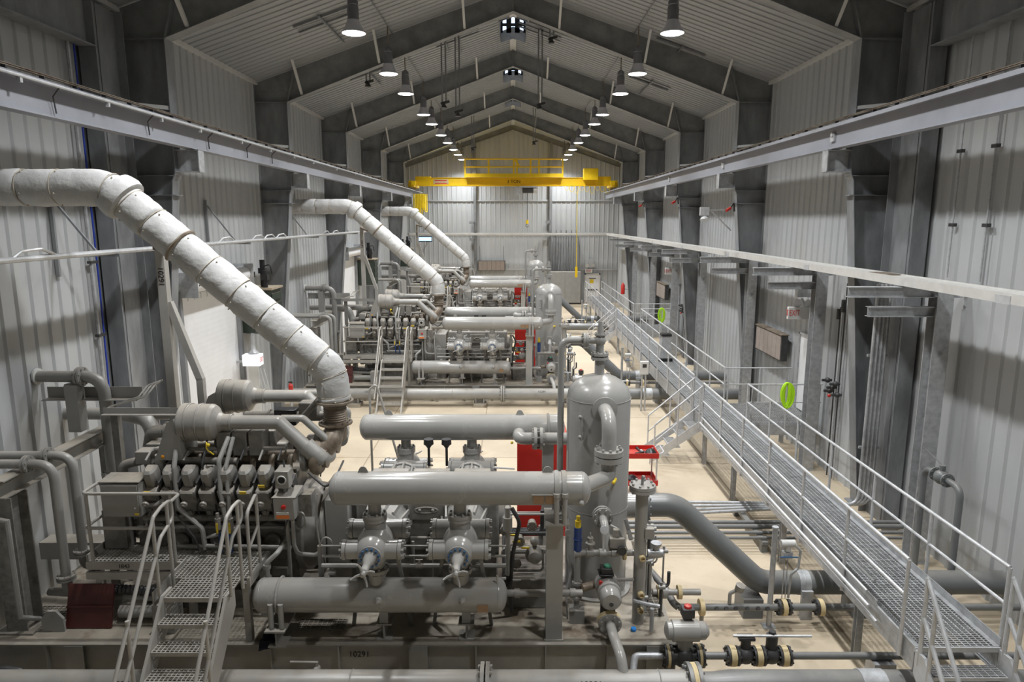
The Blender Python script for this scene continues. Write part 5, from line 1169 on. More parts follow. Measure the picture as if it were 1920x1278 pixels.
# end stair towards the viewer
t = T('walkway_stairs', 'steep galvanized stair descending from the near end of the walkway', 'stairs', (5.53, 7.7, 0), 'walkway end stair')
for k in range(4):
    z = WZ-.24*(k+1); y = WY0-.05-.20*(k+1)
    tr = MB().grid(WX0+.05, WX1-.05, y, y+.24, z, .10, .035, .006, .03).build('tread', 'galvbright', t, smooth=False)
    MB().bb(WX0+.05, WX1-.05, y-.012, y, z-.04, z+.004).build('nosing', 'galvbright', tr)
for x in (WX0+.02, WX1+.0):
    m = MB(); pts = [(7.68, WZ-.02), (7.68, WZ-.34), (6.75, 0), (6.52, 0), (7.5, WZ-.02)]
    m.add([(x-.02, a, b) for a, b in pts]+[(x+.02, a, b) for a, b in pts], [(0, 1, 2, 3, 4), (9, 8, 7, 6, 5)]+[(i, i+5, (i+1) % 5+5, (i+1) % 5) for i in range(5)]); m.build('stringer', 'galvbright', t)
    for zt in (1.04, .54):
        h = MB().tube([(x, 7.64, WZ+zt-.06), (x, 6.6, zt-.12)], .027, 8).build('handrail', 'galvbright', t)
    for y, z in ((7.62, WZ), (7.42, WZ-.25), (6.7, .2)): MB().cyl((x, y, z-.2), (x, y, z+.97), .027, n=8).build('rail_post', 'galvbright', t)

# platforms from the walkway to the wall exits
for i, py in enumerate((P1, P2)):
    t = T('exit_platform', ('galvanized grated platform joining the walkway to the nearer right wall exit', 'galvanized grated platform joining the walkway to the farther right wall exit')[i], 'platform', (7.0, py+.97, 0), 'exit platforms')
    MB().grid(6.1, 7.95, py, py+1.95, WZ, .06, .10, .006, .025).build('grating', 'galv', t, smooth=False)
    for yy in (py, py+1.95): MB().bb(6.1, 7.95, yy-.03, yy+.03, WZ-.32, WZ-.03).build('stringer', 'galv', t)
    MB().bb(7.93, 7.97, py, py+1.95, WZ-.3, WZ-.03).build('stringer', 'galv', t)
    for x in (6.3, 7.8):
        for yy in (py+.08, py+1.87): MB().ibeam((x, yy, 0), (x, yy, WZ-.3), .1, .1, .01, up=(0, 1, 0)).build('post', 'galv', t, smooth=False)
    for yy in (py-.02, py+1.97):
        h = MB().tube([(6.12, yy, WZ+RT), (8.0, yy, WZ+RT)], .021, 8).build('handrail', 'galvbright', t)
        MB().tube([(6.12, yy, WZ+.56), (8.0, yy, WZ+.56)], .017, 8).build('mid_rail', 'galvbright', h)
        for x in (6.2, 7.1, 7.95): MB().cyl((x, yy, WZ-.2), (x, yy, WZ+RT), .021, n=8).build('rail_post', 'galvbright', h)
    hs = T('hose', ('coiled lime green hose hung on the nearer exit platform railing', 'coiled lime green hose hung on the farther exit platform railing')[i], 'hose', (7.08, py-.06, WZ+RT), 'lime hoses')
    rr = random.Random(4+i)
    for k in range(8):
        w = .045+.016*k+.02*rr.random(); L = .56+.14*rr.random(); ox = 7.08+.06*(rr.random()-.5); yy = py-.055-.010*(k % 4)
        pts = [(ox+w*math.cos(a)*(1.0 if math.sin(a) > 0 else .95), yy+(.02 if math.sin(a) > .9 else 0), WZ+RT+.05-L/2+L/2*math.sin(a)) for a in [PI/2+2*PI*q/20 for q in range(21)]]
        MB().tube(pts, .017, 8).build('hose_loop', 'lime', hs)

# ------------------------------------------------------------------ cable tray and its supports on the right
for i, y in enumerate((12.1, 16.95, 21.85, 27.5, 32.05, 37.2, 42.8)):
    n_ = ('nearest', 'second nearest', 'third nearest', 'middle', 'third farthest', 'second farthest', 'farthest')[i]
    t = T('tray_support', 'galvanized steel post with two side arms under the right cable tray, %s of seven' % n_, 'support post', (7.62, y, 0), 'cable tray posts')
    MB().ibeam((7.62, y, 0.02), (7.62, y, 5.22), .28, .28, .016, up=(0, 1, 0)).build('post', 'galv', t, smooth=False)
    MB().ibeam((5.95, y, 5.13), (7.95, y, 5.13), .16, .19, .014).build('arm', 'galv', t, smooth=False)
    MB().ibeam((6.33, y, 4.78), (7.5, y, 4.78), .16, .18, .014).build('arm', 'galv', t, smooth=False)
    MB().bb(7.45, 7.79, y-.17, y+.17, 0, .02).build('base_plate', 'galv', t)
t = T('cable_tray', 'long covered aluminium cable tray along the right wall turning across the end wall', 'cable tray', (7.4, 25, 5.23))
m = MB(); m.prof((7.06, -1, 5.245), (7.06, 51.0, 5.245), [(-.21, 0), (.21, 0), (.21, .15), (.17, .15), (.17, .13), (-.17, .13), (-.17, .15), (-.21, .15)]); m.build('tray', 'tray', t, smooth=False)
m = MB(); m.bb(-7.6, 7.27, 50.6, 51.2, 5.245, 5.39); m.build('end_run', 'tray', t, smooth=False)
for y in (9.5, 16.0, 22, 28, 34, 40): MB().bb(6.84, 6.85, y-.15, y+.15, 5.24, 5.36).build('splice_plate', 'galvbright', t)
for y in (13.0,): MB().bb(6.92, 7.2, y-.3, y+.3, 5.38, 5.40).build('cover_plate', 'rust', t)

# left conduit rack
t = T('conduit_rack', 'bundle of bright galvanized conduits on wall brackets along the left wall', 'conduit rack', (-7.5, 20, 5.8))
for k in range(4):
    MB().tube([(-7.0-.06*k, -1, 5.84), (-7.0-.06*k, 36.0, 5.84)], .028 if k else .045, 8).build('conduit', 'galvbright', t)
for y in (12.1, 18.2, 24.6, 30.8):
    m = MB(); m.bar((-8.06, y, 5.78), (-6.92, y, 5.78), .05, .05); m.bar((-8.04, y, 5.4), (-8.04, y, 6.9), .06, .05); m.bar((-8.0, y, 6.75), (-7.3, y, 5.80), .035); m.build('bracket', 'galvdark', t)
for k, y in enumerate((9.6, 13.5, 16.4, 18.5, 19.4, 20.4, 25.4, 26.8)):
    p = [(-7.0, y, 5.86), (-6.97, y+.15, 5.95), (-6.96, y+.55, 5.97), (-6.98, y+.8, 5.9), (-7.02, y+1.0, 5.84)]
    MB().tube(bend(p, .1), .022, 6).build('offset_bend', 'galvbright', t)
# ------------------------------------------------------------------ high-bay lamps
LY = (5.6, 9.3, 13.1, 16.96, 21.5, 24.8, 29.6, 32.45, 36.6, 40.2, 44.1, 47.5, 51.2)
ORD = ('out of view above the stair foot', 'out of view above the nearest engine', 'out of view just before the first column', 'nearest visible', 'second', 'third', 'fourth', 'fifth', 'sixth', 'seventh', 'eighth', 'ninth', 'farthest')
proto = None; LAMP_W = 1500.
for sg, sd in ((-1, 'left'), (1, 'right')):
    for k, y in enumerate(LY):
        if sg < 0 and k < 1: continue
        lab = 'high-bay lamp on a rod, %s, %s row' % (ORD[k], sd)
        x = sg*3.72; z = 10.68
        if proto is None:
            t = T('high_bay_lamp', lab, 'lamp', (x, y, z), 'high-bay lamps')
            MB().lathe((x, y, z+.26), (0, 0, 1), [(0, .15), (.03, .13), (.06, .135), (.09, .125), (.12, .135), (.15, .125), (.18, .135), (.30, .13), (.34, .11), (.36, .125), (.44, .12), (.50, .07), (.53, .03)], 20).build('housing', 'housing', t)
            m = MB()
            n = 28; pr = [(0, .275), (.03, .262), (.12, .20), (.20, .165), (.28, .145)]
            for zz, r in pr:
                for j in range(n): a = 2*PI*j/n; m.v.append((x+r*math.cos(a), y+r*math.sin(a), z+zz))
            m.f += [(i*n+j, i*n+(j+1) % n, (i+1)*n+(j+1) % n, (i+1)*n+j) for i in range(4) for j in range(n)]
            m.build('reflector', 'reflector', t)
            MB().lathe((x, y, z-.035), (0, 0, 1), [(0, .12), (.015, .22), (.035, .262), (.045, .262)], 28).build('lens', 'lens', t)
            MB().cyl((x, y, z+.78), (x, y, ceil_z(x)-.04), .02, n=8).build('rod', 'rust', t)
            m = MB(); m.ring((x, y, z+.005), (0, 0, 1), .275, .014, 28, 6); m.build('rim', 'galvbright', t)
            ld = bpy.data.lights.new('lamp_light', 'SPOT'); ld.energy = LAMP_W; ld.spot_size = math.radians(144); ld.spot_blend = 1.; ld.shadow_soft_size = .22; ld.color = (.97, .985, 1.)
            lo = bpy.data.objects.new('lamp_light', ld); C.objects.link(lo); lo.parent = t; lo.location = (0, 0, -.06)
            proto = t
        else:
            dup(proto, V((x, y, z))-V(proto.location), lab, 'high-bay lamps')

# conduit feeding the lamps, along the roof
for sg, sd in ((-1, 'left'), (1, 'right')):
    tag(MB().tube([(sg*3.72, 15.5, ceil_z(3.72)-.06), (sg*3.72, 50, ceil_z(3.72)-.06)], .016, 6).build('lamp_conduit', 'galvdark'), 'thin conduit along the roof feeding the %s lamp row' % sd, 'conduit', 'lamp conduits')

# roof channels with drop rods between the frames
hang = []
for k, (x, y, L, dev) in enumerate(((-2.35, 24.2, 2.3, 1), (-1.95, 25.0, 2.6, 1), (.95, 25.6, 2.6, 1), (1.3, 24.6, .5, 1), (-5.1, 25.2, .5, 1), (-2.3, 40.2, 2.2, 0), (1.2, 40.5, 2.2, 0), (5.1, 22.0, .0, 0), (-5.0, 19.0, .0, 0), (5.2, 27.0, 0, 0))):
    t = T('roof_hanger', 'hanger', 'ceiling hanger', (x, y, ceil_z(x)), 'roof channels and drop rods')
    zc = ceil_z(x); m = MB()
    for dy in (0, .5):
        a, b = x-.75, x+.75
        MB().bar((a, y+dy, ceil_z(a)-.06), (b, y+dy, ceil_z(b)-.06), .05).build('channel', 'galvdark', t)
    MB().bar((x, y-.3, zc-.11), (x, y+2.4, zc-.11), .05).build('cross_channel', 'galvdark', t)
    if L:
        for dx in (-.05, .08): MB().bar((x+dx, y, ceil_z(x)-.05), (x+dx, y, zc-L), .05).build('drop_rod', 'galvdark', t)
        m = MB(); m.lathe((x, y, zc-L+.05), (0, 0, -1), [(0, .05), (.08, .06), (.14, .10), (.18, .11)], 14); m.bar((x-.1, y, zc-L), (x+.2, y, zc-L+.08), .08); m.build('device', 'dark', t)
    hang.append(t)
for t, l in zip(hang, ('pair of roof channels left of ridge with long double drop rod, nearer of two', 'pair of roof channels left of ridge with long double drop rod, farther of two', 'pair of roof channels just right of the nearest ridge ventilator with long drop rods', 'roof channels right of ridge with a short hanging device', 'roof channels low on the left roof slope with a short device',
                       'drop rods left of ridge far down the hall near the farther ventilator', 'drop rods right of ridge far down the hall near the farther ventilator', 'bare roof channels on the right slope between the second and third lamps', 'bare roof channels on the left slope beside the nearest lamps', 'bare roof channels on the right slope beyond the second frame')):
    t['label'] = l

# ------------------------------------------------------------------ bridge crane
CY = 46.8
t = T('bridge_crane', 'yellow overhead bridge crane with walkway railing spanning the far hall', 'crane', (0, CY, 8.6))
m = MB(); m.bb(-6.3, 6.3, CY-.20, CY+.20, 8.60, 9.12); m.bb(-6.3, 6.3, CY-.28, CY+.28, 9.10, 9.14); m.bb(-6.3, 6.3, CY-.28, CY+.28, 8.58, 8.62); m.build('girder', 'yellow', t)
for sg in (-1, 1):
    et = MB(); et.bb(*sorted((sg*6.45, sg*6.8)), CY-1.3, CY+1.3, 8.50, 8.88); et = et.build('end_truck', 'yellow', t)
    for dy in (-1.1, 1.1): MB().cyl((sg*6.58, CY+dy, 8.605), (sg*6.84, CY+dy, 8.605), .16, n=18).build('wheel', 'yellow', et)
    m = MB(); m.bb(*sorted((sg*5.5, sg*6.5)), CY-.3, CY+.3, 8.62, 9.2); m.build('end_gusset', 'yellow', t)
    m = MB(); m.bb(*sorted((sg*6.3, sg*6.6)), CY-1.55, CY-1.3, 8.6, 8.85); m.build('bumper', 'yellow', t)
MB().bb(4.65, 5.6, CY-.75, CY-.25, 8.95, 9.7).build('drive_box', 'yellow', t, bevel=.02)
m = MB(); m.bb(-3.2, 3.3, CY-.75, CY-.25, 9.16, 9.22); m.bb(-3.2, 3.3, CY-.80, CY-.75, 9.12, 9.36); m.build('service_walk', 'yellow', t)
h = MB().tube([(-3.2, CY-.74, 10.28), (3.3, CY-.74, 10.28)], .05, 8).build('handrail', 'yellow', t)
MB().tube([(-3.25, CY-.74, 9.78), (3.35, CY-.74, 9.78)], .05, 8).build('mid_rail', 'yellow', h)
for x in (-3.15, -1.6, .05, .25, 1.15, 1.7, 3.25): MB().bar((x, CY-.74, 9.1), (x, CY-.74, 10.32), .11).build('rail_post', 'yellow', h)
MB().bar((.1, CY-.68, 10.28), (.45, CY-.68, 9.78), .10).build('gate_panel', 'yellow', h)
text('lettering', '3 TON', .30, (.05, CY-.285, 8.86), (PI/2, 0, 0), 'ink', t)
pl = MB().bb(-5.3, -4.3, CY-.225, CY-.2, 8.70, 9.02).build('maker_plate', 'tan', t)
for z in (8.76, 8.93): MB().bb(-5.2, -4.4, CY-.23, CY-.225, z-.03, z+.03).build('print_line', 'redink', pl)
m = MB()
for k in range(9):
    x = 3.4+.34*k; m = MB(); m.tube(bend([(x, CY-.3, 8.6), (x+.08, CY-.3, 8.3-.1*(k % 3)), (x+.26, CY-.3, 8.3-.1*(k % 3)), (x+.34, CY-.3, 8.6)], .1), .014, 6); m.build('festoon_loop', 'rope', t)
t = T('hoist', 'grey electric chain hoist hung beneath the yellow crane girder', 'hoist', (.95, CY, 8.1))
m = MB(); m.cyl((.55, CY-.25, 8.30), (1.6, CY-.25, 8.30), .17, n=20); m.build('motor', 'tray', t)
m = MB(); m.bb(.45, 1.55, CY-.40, CY+.22, 8.47, 8.575); m.bb(.15, .50, CY-.42, CY, 8.0, 8.5); m.build('trolley', 'galvbright', t)
m = MB(); m.cyl((.62, CY-.25, 8.30), (1.35, CY-.25, 8.30), .185, n=20); m.build('drum', 'dark', t)
m = MB(); m.tube([(.95, CY-.25, 8.2), (.95, CY-.05, 6.3)], .012, 6); m.build('chain', 'dark', t)
m = MB(); m.cyl((.95, CY, 6.1), (.95, CY, 6.35), .09, n=12); m.build('hook_block', 'yellow', t)
m = MB(); m.tube([(.95+.09*math.cos(a), CY, 5.98+.09*math.sin(a)) for a in [PI/2+PI*1.5*q/10 for q in range(11)]], .02, 6); m.build('hook', 'dark', t)
t = T('crane_pendant', 'thin yellow pendant control cable hanging from the crane right side', 'pendant', (4.3, CY, 2.5))
m = MB(); m.tube([(4.3, CY, 8.6), (4.32, CY, 3.2)], .022, 6); m.build('cable', 'rope', t)
m = MB(); m.bb(4.24, 4.40, CY-.06, CY+.06, 2.5, 3.2); m.build('control', 'yellow', t)
t = T('festoon_bundle', 'bundle of yellow loops hanging at the left end of the crane', 'cable', (-6.0, 45, 7.0))
for k in range(8):
    x = -6.35+.1*k; m = MB(); z0 = 6.75+.12*((k*3) % 4)
    m.tube(bend([(x, 44.6, 8.0), (x, 44.6, z0), (x+.12, 44.7, z0), (x+.12, 44.7, 8.0)], .05), .035, 6); m.build('loop', 'rope', t)
MB().bar((-6.4, 44.65, 8.02), (-5.5, 44.65, 8.02), .06).build('hanger_bar', 'galvdark', t)

# ------------------------------------------------------------------ right wall fittings
t = T('conduit_bank', 'bank of four shiny vertical conduits on the right wall beside the nearest column', 'conduits', (7.5, 14.0, 0))
for k in range(4):
    x = 7.48+.085*k; yy = 13.95
    MB().tube(bend([(x, yy, 5.1), (x, yy, .32), (2.2+.05*k, yy-.28+.24*k if False else 13.35+.27*k, .30)], .28, 6), .036, 10).build('conduit', 'galv', t)
for z in (1.6, 3.6): MB().bar((7.40, 13.99, z), (7.82, 13.99, z), .05).build('strut', 'galv', t)
for k, (yy, r) in enumerate(((12.45, .03), (12.68, .035), (12.95, .05), (13.15, .04))):
    tag(MB().tube([(2.05, yy, .28), (7.9, yy, .28)], r, 10).build('floor_pipe', 'darkpipe'), 'slate floor pipe running to the right wall, '+('nearest of four', 'second of four from the camera', 'third of four from the camera, thickest', 'farthest of four')[k], 'pipe', 'slate floor pipes')
for k, x in enumerate((2.75, 4.9, 6.6)):
    t = T('pipe_stand', 'low steel stand under the slate floor pipes, '+('left one', 'middle one under the walkway edge', 'right one beyond the walkway')[k], 'pipe stand', (x, 13.2, 0), 'low pipe stands')
    MB().bb(x-.06, x+.06, 12.35, 14.25, .18, .235).build('beam', 'darkpipe', t)
    for y in (12.45, 14.1): MB().bb(x-.06, x+.06, y-.06, y+.06, 0, .18).build('leg', 'darkpipe', t)
t = T('wall_heater', 'flat brown-tiled radiant heater hung on the right wall beyond the second tray post', 'heater', (7.85, 20.6, 3.5), 'radiant wall heaters')
def heater(t, x, y, z, along):
    m = MB()
    if along == 'y':
        m.bb(x-.04, x+.14, y-1.05, y+1.05, z-.38, z+.38); b = m.build('casing', 'dark', t)
        for k in range(6): MB().bb(x-.055, x-.04, y-1.0+.335*k, y-1.0+.335*k+.32, z-.35, z+.35).build('tile', 'brick', t)
        MB().bb(x-.08, x+.16, y-1.07, y+1.07, z+.38, z+.41).build('hood', 'rust', t)
    else:
        m.bb(x-1.05, x+1.05, y-.04, y+.14, z-.38, z+.38); m.build('casing', 'dark', t)
        for k in range(6): MB().bb(x-1.0+.335*k, x-1.0+.335*k+.32, y-.055, y-.04, z-.35, z+.35).build('tile', 'brick', t)
        m = MB()
        for dx in (-.9, .9): m.cyl((x+dx, y+.1, z+.38), (x+dx, y+.1, z+1.5), .012, n=6)
        m.build('hanger', 'dark', t)
heater(t, 7.80, 20.45, 2.72, 'y')
for k, (yy, w) in enumerate(((35.8, 'third'),)):
    t = T('wall_heater', 'flat brown-tiled radiant heater on the right wall far beyond the farther exit platform', 'heater', (7.8, yy, 3.15), 'radiant wall heaters'); heater(t, 7.80, yy, 2.72, 'y')
t = T('wall_heater', 'flat brown-tiled radiant heater hung on the end wall behind the farthest engine', 'heater', (-1.7, 52.6, 3.9), 'radiant wall heaters'); heater(t, -1.65, 52.62, 2.9, 'x')
# exits on the right wall
for i, py in enumerate((18.25, 33.3)):
    w = ('nearer', 'farther')[i]
    m = MB(); m.bb(8.02, 8.09, py-.5, py+.5, WZ, WZ+2.1); d = S(m.build('door_%d' % (3+i), 'doorw'))
    m = MB(); m.bb(7.98, 8.10, py-.56, py-.5, WZ, WZ+2.16); m.bb(7.98, 8.10, py+.5, py+.56, WZ, WZ+2.16); m.bb(7.98, 8.1, py-.56, py+.56, WZ+2.1, WZ+2.16); m.build('frame', 'galv', d)
    t = T('exit_sign', 'white exit sign box with red letters and lamp heads above the %s wall exit' % w, 'exit sign', (7.95, py, 3.9), 'exit signs')
    MB().bb(7.40, 8.06, py-.06, py+.06, 3.75, 4.08).build('box', 'white', t, bevel=.01)
    text('lettering', 'EXIT', .22, (7.56, py-.066, 3.92), (PI/2, 0, 0), 'redink', t, .62)
    text('lettering', 'EXIT', .24, (7.394, py, 3.92), (PI/2, 0, -PI/2), 'redink', t, .2)
    m = MB()
    for dx in (-.14, .16): m.lathe((7.78+dx, py, 4.2), (-.2, -1, -.4), [(0, .05), (.04, .11), (.06, .11)], 14)
    m.bar((7.9, py, 4.05), (7.75, py, 4.3), .06); m.build('lamp_head', 'galvbright', t)
    m = MB(); m.bb(7.6, 7.95, py-.1, py+.1, 4.35, 4.62); m.build('speaker_box', 'galv', t)
for i, y in enumerate((16.4, 31.5)):
    t = T('valve_station', 'dark cluster of valves and vertical tubes on the right wall by the %s exit' % ('nearer', 'farther')[i], 'valves', (7.9, y, 2.2), 'wall valve stations')
    for k in range(4): MB().tube([(7.98, y-.25+.12*k, .0), (7.98, y-.25+.12*k, 5.2-.3*k)], .018, 6).build('tube', ('galv', 'dark')[k % 2], t)
    for k in range(5):
        m = MB(); c_ = V((7.88, y-.3+.14*k, 2.2+.12*((k*2) % 3))); m.ball(c_, .07, 10); m.cyl(c_-V((.14, 0, 0)), c_+V((.1, 0, 0)), .035, n=8); m.build('valve', 'dark', t)
    MB().ball((7.80, y-.05, 2.12), .045, 10).build('red_handle', 'red', t)
    m = MB(); m.cyl((7.95, y-.1, 4.2), (7.95, y-.1, 4.5), .06, n=10); m.cyl((7.95, y+.12, 4.0), (7.95, y+.12, 4.25), .05, n=10); m.build('fitting', 'dark', t)
for k, (y, x) in enumerate(((12.6, 8.0), (11.7, 8.0))):
    t = T('wall_conduit', 'thin conduit with clips high on the right wall past the nearest column, %s' % ('farther of two', 'nearer of two')[k], 'conduit', (x, y, 6), 'thin wall conduits')
    MB().tube([(x, y, 5.35), (x, y, 9.6)], .018, 6).build('conduit', 'galv', t)
    for z in (6.3, 7.6): MB().box((x-.0, y, z), (.07, .14, .06)).build('clip', 'dark', t)
t = T('wall_valve', 'slate U-shaped pipe with hand valve standing by the right wall near the walkway end', 'valve', (7.0, 11.0, 0))
m = MB(); m.tube(bend([(7.35, 11.6, 0), (7.35, 11.6, 2.05), (7.35, 10.6, 2.05), (7.35, 10.6, 0)], .2), .055, 12); m.build('pipe', 'darkpipe', t)
m = MB(); m.ball((7.35, 11.12, 2.05), .13, 14); m.flange((7.35, 11.28, 2.05), (0, 1, 0), .12, .03, 6, .012); m.flange((7.35, 10.96, 2.05), (0, 1, 0), .12, .03, 6, .012); m.cyl((7.35, 11.12, 2.1), (7.35, 11.12, 2.26), .05, n=10); m.build('valve_body', 'darkpipe', t)
MB().tube(bend([(7.35, 11.12, 2.25), (7.35, 11.3, 2.30), (7.30, 11.65, 2.42)], .1), .012, 6).build('lever', 'darkpipe', t)
# camera/horn brackets on right columns
for k, (y, z) in enumerate(((29.75, 7.15), (37.4, 7.15), (22.2, 6.75))):
    t = T('wall_device', 'small red and black flame detector on a right-hand column, %s' % ('middle of three', 'farthest of three', 'nearest of three')[k], 'detector', (6.9, y, z), 'column detectors')
    q = V((6.98-.1, y-.2, z)); m = MB(); m.cyl(q, q+V((-.15, -.07, -.08)), .045, n=10); m.build('body', 'red', t)
    m = MB(); m.tube(bend([q+V((0, 0, .02)), q+V((.12, .05, .18)), q+V((.16, .12, -.1))], .06), .03, 8); m.build('cable', 'black', t)
    if k == 2:
        m = MB(); m.bar(q+V((-.1, 0, -.05)), q+V((-.75, 0, -.08)), .05); m.bar(q+V((-.6, 0, -.1)), q+V((.05, 0, -.7)), .04); m.build('arm', 'galv', t)
        m = MB(); m.box(q+V((-.82, 0, -.1)), (.28, .12, .26)); m.lathe(q+V((-.82, 0, -.25)), (0, -.3, -1), [(0, .05), (.1, .14), (.12, .14)], 12); m.build('floodlight', 'galvbright', t)

# ------------------------------------------------------------------ left wall fittings
tag(MB().tube(bend([(-7.98, 13.15, 10.0), (-7.98, 13.15, 5.0), (-7.97, 13.1, 3.2), (-7.98, 13.15, 1.2)], 1.), .017, 8).build('cable', mat('blue_cable_jacket', (.02, .05, .36), .45)), 'bright blue cable running down the left wall beside the nearest column', 'cable')
t = T('wall_conduit', 'grey conduit with clips running up the left wall beside the blue cable', 'conduit', (-8.0, 13.0, 5))
MB().tube([(-7.99, 12.98, .8), (-7.99, 12.98, 10.2)], .035, 8).build('conduit', 'galv', t)
for z in (2.2, 4.2, 5.6, 8.6): MB().box((-7.98, 13.02, z), (.08, .22, .05)).build('clip', 'dark', t)
t = T('exit_sign', 'backlit white exit sign box with red letters on the left wall beyond the roll-up door', 'exit sign', (-7.6, 19.4, 2.4))
MB().bb(-7.82, -7.32, 19.3, 19.62, 2.22, 2.55).build('box', 'glowbox', t, bevel=.01)
text('lettering', 'EXIT', .2, (-7.315, 19.46, 2.39), (PI/2, 0, PI/2), 'redink', t, .6)
m = MB(); m.lathe((-7.55, 19.5, 2.55), (0, 0, 1), [(0, .15), (.04, .15), (.14, .07), (.3, .05), (.6, .04)], 16); m.build('lamp_head', 'galv', t)
m = MB(); m.bar((-8.06, 19.5, 2.3), (-7.8, 19.5, 2.35), .06); m.build('arm', 'galv', t)
m = MB(); m.bb(-8.05, -7.99, 19.95, 20.9, 0, 2.1); d = S(m.build('door_5', 'doorw'))
MB().bb(-8.06, -7.97, 19.87, 19.95, 0, 2.16).build('frame', 'galv', d); MB().bb(-8.06, -7.97, 20.9, 20.98, 0, 2.16).build('frame', 'galv', d)
t = T('tube_stand', 'white channel with tubing and red and yellow tags by the left wall door', 'instrument stand', (-7.6, 19.7, 0))
m = MB(); m.bb(-7.78, -7.5, 19.62, 19.72, 0, 2.2); m.build('channel', 'white', t)
for k in range(3): MB().tube(bend([(-7.4+.1*k, 19.6, .2), (-7.4+.1*k, 19.6, 1.5), (-7.5+.1*k, 19.55, 2.1)], .1), .015, 6).build('tube', 'galvbright', t)
MB().box((-7.86, 19.6, 1.55), (.12, .02, .12)).build('red_tag', 'red', t); MB().box((-7.86, 19.6, .95), (.12, .02, .16)).build('yellow_tag', 'tagyel', t)
t = T('fire_extinguisher', 'red fire extinguisher standing by the middle unit skid, left wall', 'fire extinguisher', (-6.2, 20.3, 0))
q = at(545, 724, 20.3); t.location = (q.x, 20.3, 0)
m = MB(); m.lathe((q.x, 20.3, q.z-.22), (0, 0, 1), [(0, .06), (.02, .07), (.26, .07), (.30, .035), (.34, .02)], 16); m.build('cylinder', 'red', t)
m = MB(); m.box((q.x, 20.3, q.z+.13), (.12, .04, .04)); m.build('handle', 'black', t)
m = MB(); m.cyl((q.x, 20.3, 0), (q.x, 20.3, q.z-.22), .04, n=8); m.box((q.x, 20.3, q.z-.23), (.24, .24, .02)); m.build('stand', 'galv', t)
t = T('red_panel', 'tilted dull red board leaning on the near skid deck behind the stair foot', 'board', (-6.1, 9.0, .55))
R = Matrix.Rotation(math.radians(-16), 3, 'X')
m = MB(); m.box((-6.16, 9.12, .86), (.66, .03, .62), R=R); m.build('board', 'redbox', t)
m = MB(); m.box((-6.16, 9.10, .86), (.66, .035, .03), R=R); m.build('rib', 'redbox', t)
bpy.context.view_layer.update()
dup(t, (0, STEP, 0), 'dull red board leaning on the middle skid deck left of the stair')
t = T('lifting_bracket', 'grey triangular lifting bracket on the near skid deck left of the red board', 'bracket', (-6.7, 8.9, .55))
m = MB(); m.prof((-6.62, 8.95, .55), (-6.62, 8.99, .55), [(-.16, 0), (.16, 0), (.16, .2), (.06, .32), (-.06, .32), (-.16, .2)], up=(0, 0, 1)); m.build('plate', 'paint', t)

# ------------------------------------------------------------------ floor things
t = T('service_cart', 'red two-shelf service cart with tools to the right of the nearest scrubber', 'cart', (3.05, 15.3, 0))
for z in (.32, .98): 
    s = MB(); s.bb(2.55, 3.35, 15.0, 15.6, z, z+.03); s.bb(2.55, 3.35, 14.99, 15.01, z, z+.12); s.bb(3.34, 3.36, 15.0, 15.6, z, z+.12); s.bb(2.54, 2.56, 15, 15.6, z, z+.12); s.bb(2.55, 3.35, 15.59, 15.61, z, z+.12); s.build('shelf', 'red', t)
for x in (2.58, 3.32):
    for y in (15.03, 15.57):
        p = MB().cyl((x, y, .14), (x, y, 1.05), .018, n=8).build('leg', 'galvbright', t); MB().cyl((x-.02, y, .07), (x+.02, y, .07), .07, n=14).build('wheel', 'black', p)
m = MB(); m.tube(bend([(3.34, 15.05, 1.05), (3.48, 15.05, 1.12), (3.48, 15.55, 1.12), (3.34, 15.55, 1.05)], .06), .016, 8); m.build('handle', 'galvbright', t)
rr = random.Random(9)
for k in range(7):
    x = 2.7+.55*rr.random(); y = 15.12+.35*rr.random(); z = (1.01, .35)[k % 2]; a = rr.random()*3
    nm, col = (('tool', 'dark'), ('tool', 'galvbright'), ('tool_pouch', 'black'))[k % 3]
    m = MB()
    if nm == 'tool': m.bar((x-.11*math.cos(a), y-.11*math.sin(a), z+.025), (x+.11*math.cos(a), y+.11*math.sin(a), z+.025), .04, .03); m.ball((x+.12*math.cos(a), y+.12*math.sin(a), z+.03), .035, 8)
    else: m.lathe((x, y, z), (0, 0, 1), [(0, .12), (.08, .13), (.14, .08), (.16, .02)], 10)
    tag(m.build(nm, col), 'small tools scattered on the red service cart', 'tool', 'tools on the red cart')
t = T('paper', 'crumpled pinkish paper on the tan floor near the transmitter post', 'paper', (2.95, 11.3, 0))
q = at(1287, 1103, 10.9); q = V((2.72, 10.9, 0.01)); m = MB(); n = 7; rr = random.Random(2)
vs = [(q.x-.17+.34*i/(n-1)+.02*rr.random(), q.y-.13+.26*j/(n-1)+.02*rr.random(), .012+.035*rr.random()) for j in range(n) for i in range(n)]
m.add(vs, [(j*n+i, j*n+i+1, (j+1)*n+i+1, (j+1)*n+i) for j in range(n-1) for i in range(n-1)]); m.build('sheet', 'paper', t, smooth=False)
t.location = (0, 0, 0)
t = T('chain_coil', 'loose pile of grey chain on the floor between the nearest and middle units', 'chain', (-2.9, 21.6, 0))
t.location = (0, 0, 0); q = at(790, 778, 21.5); q.z = .03; rr = random.Random(8)
for k in range(26):
    a = k*.7; r = .10+.012*k; MB().ring((q.x+r*1.3*math.cos(a), q.y+r*math.sin(a), .025), (rr.random()-.5, rr.random()-.5, 1), .05, .014, 10, 5).build('link', 'galvdark', t)
t = T('rag', 'dark blue cloth lying over the near skid edge below the platform', 'rag', (0, 0, 0))
m = MB(); vs = []; n = 9; rr = random.Random(6)
